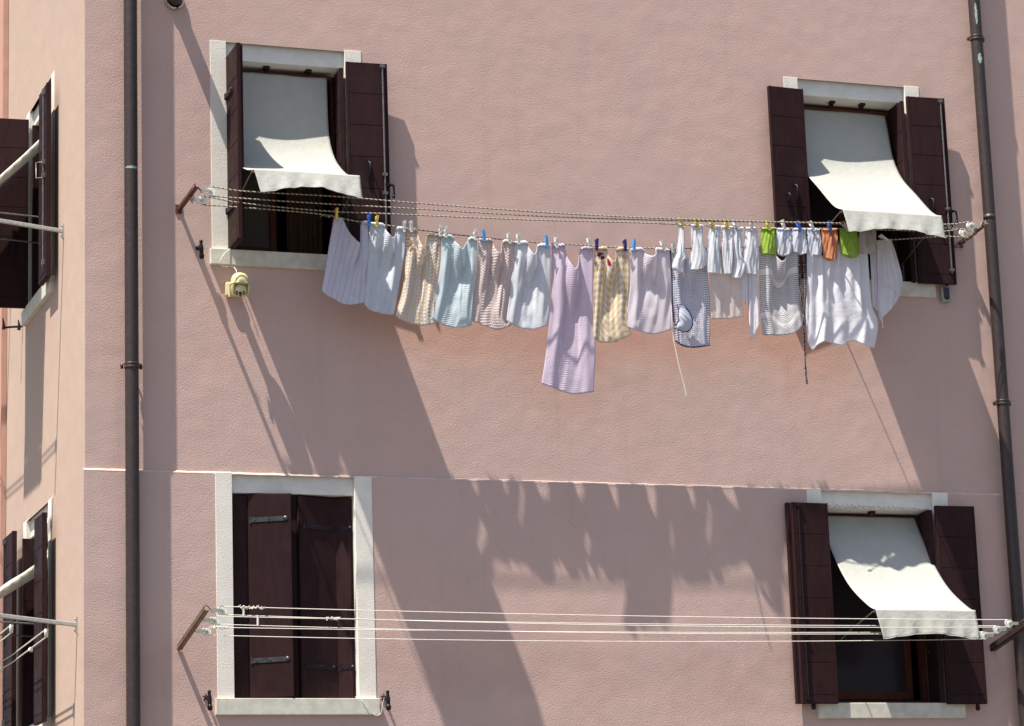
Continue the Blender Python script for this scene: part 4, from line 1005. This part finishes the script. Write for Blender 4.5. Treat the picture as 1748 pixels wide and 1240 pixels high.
cloth('pillow_cover', 'thin beige white cloth hanging behind the white socks', 'cloth', C['beige'],
      [(1212, 426), (1237, 426), (1262, 425)], [(1262, 425), (1264, 480), (1268, 541)], [(1214.5, 544.7), (1238.7, 545), (1268, 541)], [(1212, 426), (1211, 470), (1214.5, 544.7)], kind='flat', seed=21, amp=.8)
t12 = cloth('napkin', 'white cloth hanging in two narrow points under the sixth sock', 'cloth', C['whitec'],
      [(1266, 424), (1272, 424), (1281, 424)], [(1281, 424), (1281, 470), (1278, 529)], [(1263.6, 511), (1270, 514), (1278, 529)], [(1266, 424), (1265, 470), (1263.6, 511)], kind='drape', seed=22, nu=20, amp=.4, depth=DB-.01)
cloth('hanging_point', '', '', C['whitec'], [(1280, 424), (1286, 424), (1292, 424)], [(1292, 424), (1293, 500), (1295.5, 553)], [(1279, 546.5), (1282, 581), (1295.5, 553)], [(1280, 424), (1278.6, 480), (1279, 546.5)], kind='drape', seed=23, nu=20, amp=.4, depth=DB+.01, parent=t12)
cloth('tea_towel', 'white tea towel with fine grey stripes left of the polka dot ties', 'tea towel', C['grey'],
      [(1296.4, 423), (1308, 422.6), (1318, 424), (1323, 442), (1329, 449), (1337, 442), (1343, 423), (1354, 420), (1364, 420)],
      [(1364, 420), (1363, 470), (1365, 510), (1371, 545)], [(1301.7, 571.5), (1315, 572.7), (1345, 572), (1363, 564), (1371, 552)], [(1296.4, 423), (1297, 511), (1301.7, 571.5)], seed=24, amp=1.1)
rb_ = MB()
def ribbon(pts, w, y):
    L_ = pxline(pts, y); P = []; UV = []; s_ = 0
    for i, p_ in enumerate(L_):
        if i: s_ += np.linalg.norm(p_-L_[i-1])
        tw = math.sin(i*.45)*.7; P.append([p_+np.array([-w/2*math.cos(tw), -w/2*math.sin(tw), 0]), p_+np.array([w/2*math.cos(tw), w/2*math.sin(tw), 0])]); UV.append([(0, s_), (w, s_)])
    return P, UV
b = MB(); P, UV = ribbon([(1364.5, 420), (1364, 450), (1366, 493), (1370.5, 532), (1372.5, 560), (1374, 608), (1375.5, 635), (1377.5, 656)], .016, -DB-.012); b.grid(P, UV)
tie = tag(b.build('apron_tie', C['polka'], None, solid=.002), 'pair of navy polka dot ties dangling between the grey striped towel and white sheet', 'apron tie', CG)
b = MB(); P, UV = ribbon([(1371, 420), (1372.5, 450), (1375.3, 493), (1373.5, 525), (1371.5, 550)], .016, -DB-.018); b.grid(P, UV); b.build('second_tie', C['polka'], tie, solid=.002)
cloth('white_shirt', 'widest white shirt, gathered in deep folds under the orange and green flannels', 'shirt', C['whitec'],
      [(1376, 421), (1384, 420), (1392, 431), (1404, 437), (1414, 436), (1424, 430), (1431, 418), (1440, 428), (1451, 436), (1459, 437), (1466, 430), (1476, 414)],
      [(1476, 414), (1482, 480), (1488, 525), (1499, 552), (1493, 594)], [(1378, 583), (1386, 599), (1395, 589), (1411, 585), (1434, 592), (1445, 585), (1457, 583), (1473, 592), (1493, 594)],
      [(1376, 421), (1376.5, 480), (1375.6, 540), (1378, 583)], kind='drape', seed=25, amp=1.25, nu=90, nv=60, fold=.03)
cs = cloth('shirt', 'white shirt with seamed pocket hanging rightmost, from its peg', 'shirt', C['whited'],
      [(1496, 412), (1508, 411), (1521, 410)], [(1521, 410), (1529, 438), (1539.7, 480.6), (1534, 509)], [(1505, 552), (1508, 541), (1520, 528), (1534, 509)], [(1496, 412), (1498, 470), (1499, 533), (1505, 552)], kind='drape', seed=26, nu=50, amp=.7, depth=DB+.005)
cloth('sleeve', '', '', C['whited'], [(1480, 413), (1487, 413), (1496, 413)], [(1496, 413), (1497, 470), (1498, 533)], [(1489, 524), (1492, 526), (1498, 533)], [(1480, 413), (1485, 436), (1489, 524)], kind='drape', seed=27, nu=24, amp=.5, depth=DB-.012, parent=cs)
b = MB(); b.tube(pxline([(1503, 533), (1506, 545), (1507, 560)], -DB-.01), .004, 6); b.build('string', M['cord'], cs)
b = MB(); b.tube(pxline([(1506, 415), (1504, 460), (1504.5, 483), (1518, 490), (1527, 498), (1533, 505)], -DB-.030), .0018, 5); b.build('seam', M['cord'], cs)

# socks and small flannels on the upper strand, in front
SO = [
 ('first white sock under the rope knot, narrow with its toe swung left', C['sock'], [(1158, 384), (1163, 384), (1168, 384.5)], [(1168, 384.5), (1169.9, 426.8), (1175, 439), (1168, 447), (1167.3, 464)], [(1151.3, 461), (1160.6, 465.5), (1167.3, 464)], [(1158, 384), (1156.5, 422.7), (1147, 453.6), (1151.3, 461)]),
 ('second white sock, wide with a wrinkled leg, in front of the navy striped apron', C['sock'], [(1179, 385.5), (1189, 385.5), (1199.7, 386)], [(1199.7, 386), (1200.8, 411), (1207, 437), (1205, 454)], [(1175.5, 459.7), (1191.5, 461), (1205, 455)], [(1179, 385.5), (1179.6, 426.8), (1175.5, 459.7)]),
 ('third white sock, straight, just right of the navy striped apron', C['sockb'], [(1211, 387), (1220, 387), (1229, 387.5)], [(1229, 387.5), (1229, 427), (1232.7, 468)], [(1207, 465.5), (1220, 467.5), (1232.7, 468)], [(1211, 387), (1208, 416.5), (1206, 442), (1207, 465.5)]),
 ('fourth white sock, long and straight with one bright fold', C['sock'], [(1230, 388), (1240, 388), (1250.5, 388.3)], [(1250.5, 388.3), (1251.5, 427), (1249.2, 467)], [(1235.8, 467.5), (1243, 468), (1249.2, 467)], [(1230, 388), (1232.7, 437), (1235.8, 467.5)]),
 ('fifth white sock, greyer with a flared toe, the lowest of the six', C['sockb'], [(1252, 389.5), (1260, 389.5), (1267.7, 390)], [(1267.7, 390), (1266, 437), (1275, 451.5), (1264.6, 475)], [(1249, 473), (1257, 475.5), (1264.6, 475)], [(1252, 389.5), (1252, 427), (1253.3, 447.4), (1249, 473)]),
 ('sixth white sock with a rolled heel, beside the lime green flannel', C['sock'], [(1271.8, 390.2), (1282, 390), (1292, 390.5)], [(1292, 390.5), (1295.5, 427), (1295, 468)], [(1272.8, 467), (1284, 469), (1295, 468)], [(1271.8, 390.2), (1268.7, 432), (1267, 446.4), (1272.8, 467)])]
for k, (lab, mt, T, R, B, L) in enumerate(SO):
    cloth('sock', lab, 'sock', mt, T, R, B, L, depth=DF+.004, kind='sock', seed=60+k, nu=22, nv=30, tubular=True, fold=.02, group='white socks on the upper strand', amp=1.2)
FL = [
 ('lime green flannel right of the sixth white sock', C['green'], (1299.2, 391), (1323, 391), (1325.3, 435), (1299.8, 433), 0),
 ('white blue flannel gathered in a knot at its peg', C['wash'], (1325.6, 392), (1348.7, 392), (1352.5, 429), (1327, 434), 3),
 ('pale blue flannel under a blue peg, third of the small cloths', C['wash'], (1353, 392), (1374.8, 392), (1378, 432), (1354, 430), 3),
 ('pale blue flannel directly left of the orange one', C['wash'], (1377.8, 392.3), (1398.7, 393), (1402.5, 435), (1381, 433), 2),
 ('small orange flannel under a blue peg', C['orange'], (1402, 393), (1429, 391.5), (1429, 440), (1405.5, 437), 5),
 ('lime green flannel partly behind the awning, right of the orange one', C['green'], (1433, 392), (1462, 393), (1467.7, 437), (1436, 432), 3),
 ('beige flannel half hidden by the upper right awning', C['mitt'], (1467, 393), (1494, 394), (1496, 430), (1466, 430), 4)]
for k, (lab, mt, a, b2, c2, d2, sg) in enumerate(FL):
    mid = ((c2[0]+d2[0])/2, max(c2[1], d2[1])+sg)
    cloth('flannel', lab, 'face cloth', mt, [a, ((a[0]+b2[0])/2, a[1]), b2], [b2, ((b2[0]+c2[0])/2+(1.5 if k % 2 else .5), (b2[1]+c2[1])/2), c2], [d2, mid, c2], [a, ((a[0]+d2[0])/2-1, (a[1]+d2[1])/2), d2], depth=DF+(.004 if k < 5 else .0), kind='sock', seed=80+k, nu=24, nv=26, tubular=True, fold=.025, group='small flannels on the upper strand', amp=1.5)

# ------------------------------------------------------------------ clothes pegs
PC = dict(white=(.74, .73, .70), yellow=(.72, .58, .10), blue=(.03, .16, .62), navy=(.015, .02, .14), grey=(.50, .48, .46), sky=(.10, .36, .80))
def make_peg(col):
    mt = mat_simple(col+'_peg_plastic', PC[col], .35, 0, .08, 60)
    t = bpy.data.objects.new('clothes_peg', None); COL.objects.link(t); t.empty_display_size = .03
    for s_ in (-1, 1):
        b = MB(); w_ = .0085; P = []
        for z, y, th in ((.052, .015, .004), (.030, .012, .005), (.012, .0065, .006), (-.004, .0065, .005), (-.018, .0035, .005), (-.030, .0055, .003)):
            P.append([(-w_, s_*y, z), (w_, s_*y, z), (w_, s_*(y+th), z), (-w_, s_*(y+th), z), (-w_, s_*y, z)])
        b.grid(P, smooth=False); b.add(P[0][:4], [(0, 1, 2, 3)]); b.add(P[-1][:4], [(0, 1, 2, 3)])
        b.build('jaw', mt, t)
    b = MB(); b.tube([(-.0095, 0, .012), (.0095, 0, .012)], .0055, 8); b.build('spring', M['steel'], t)
    return t
PROTO = {}
def peg(px, y, col, label, tilt=0., lay=0., first=[None]):
    q = onY(px[0], px[1], -y)
    if col not in PROTO: PROTO[col] = make_peg(col); o = PROTO[col]
    else: o = copy_tree(PROTO[col])
    o.location = Vector([float(v_) for v_ in q]); o.rotation_euler = (math.radians(lay), math.radians(tilt), 0)
    tag(o, label, 'clothes peg', 'clothes pegs on the upper clothesline')
yy = DB+.008
for px, col, lab, tl in (
 ((574.5, 368), 'yellow', 'yellow peg holding the left corner of the red dashed tea towel', 2), ((629.5, 378.5), 'blue', 'blue peg where the red dashed and pale blue tea towels meet', 3),
 ((642.8, 380.5), 'yellow', 'yellow peg on the left part of the pale blue tea towel', 6), ((690, 389.5), 'white', 'white peg holding the right corner of the pale blue tea towel', 4),
 ((702, 389.5), 'white', 'white peg holding the left corner of the ochre grid tea towel', -3), ((751.5, 397), 'white', 'white peg holding the right corner of the ochre grid tea towel', 0),
 ((761, 399), 'white', 'white peg holding the left corner of the powder blue tea towel', 1), ((811.5, 403.5), 'white', 'white peg holding the right corner of the powder blue tea towel', -5),
 ((826, 405.5), 'sky', 'light blue peg holding the left corner of the dusty pink tea towel', -4), ((869.5, 409.5), 'white', 'white peg holding the right corner of the dusty pink tea towel', -12),
 ((885, 410.5), 'white', 'white peg holding the left corner of the ice blue tea towel', -6), ((933.5, 415), 'sky', 'light blue peg holding the right corner of the ice blue tea towel', -8),
 ((950, 416.5), 'white', 'white peg holding the left corner of the long lilac towel', -6), ((1006, 417.5), 'white', 'white peg holding the right corner of the long lilac towel', -10),
 ((1018.5, 420), 'navy', 'navy peg holding the left corner of the gingham tea towel', 3), ((1067.5, 421.5), 'navy', 'navy peg holding the right corner of the gingham tea towel', -6),
 ((1082.3, 421.5), 'sky', 'light blue peg holding the left corner of the pale pink tea towel', 1), ((1132.5, 422), 'white', 'white peg holding the right corner of the pale pink tea towel', -22),
 ((1149, 425), 'grey', 'greyish peg at the left corner of the navy striped apron', 2)):
    peg(px, yy+.018, col, lab, tl)
peg((1511, 408), yy+.018, 'white', 'white peg lying sideways on the rightmost white shirt', -62)
for px, col, lab, tl in (
 ((1164.5, 381.5), 'yellow', 'yellow peg seen end on, on the first white sock', -20), ((1190, 383), 'yellow', 'yellow peg on the second white sock', -30),
 ((1216.5, 384.3), 'yellow', 'yellow peg on the third white sock', -34), ((1241, 385.3), 'yellow', 'yellow peg on the fourth white sock', -26),
 ((1257.5, 386), 'white', 'white peg on the fifth white sock', -40), ((1282.6, 387.3), 'grey', 'greyish peg on the sixth white sock', 0),
 ((1312, 387), 'yellow', 'yellow peg on the lime green flannel nearest the socks', -18), ((1338, 387), 'white', 'white peg on the gathered white blue flannel', -15),
 ((1364.5, 388.5), 'blue', 'blue peg on the third small flannel', -24), ((1387, 388.5), 'white', 'white peg on the flannel left of the orange one', -26),
 ((1417, 389), 'blue', 'blue peg on the orange flannel', -14), ((1444, 389.3), 'grey', 'greyish peg on the lime green flannel by the awning', -35)):
    peg(px, DF+.028, col, lab, tl)

# white string at W3's right corner
q0 = onY(611, 1192, -ST-.02)
t = MB(); t.tube(smooth_line([onY(u, v, y_) for u, v, y_ in ((607, 1190, .02), (615, 1193, -.05), (624, 1205, -.065), (634, 1216, -.065), (642, 1222, -.065), (650, 1218, -.055), (653, 1204, -.05), (656, 1191, -.06))]), .0026, 6)
tag(t.build('white_string', M['cord']), 'loose white string looping from the closed window sill to the shutter holder', 'string')
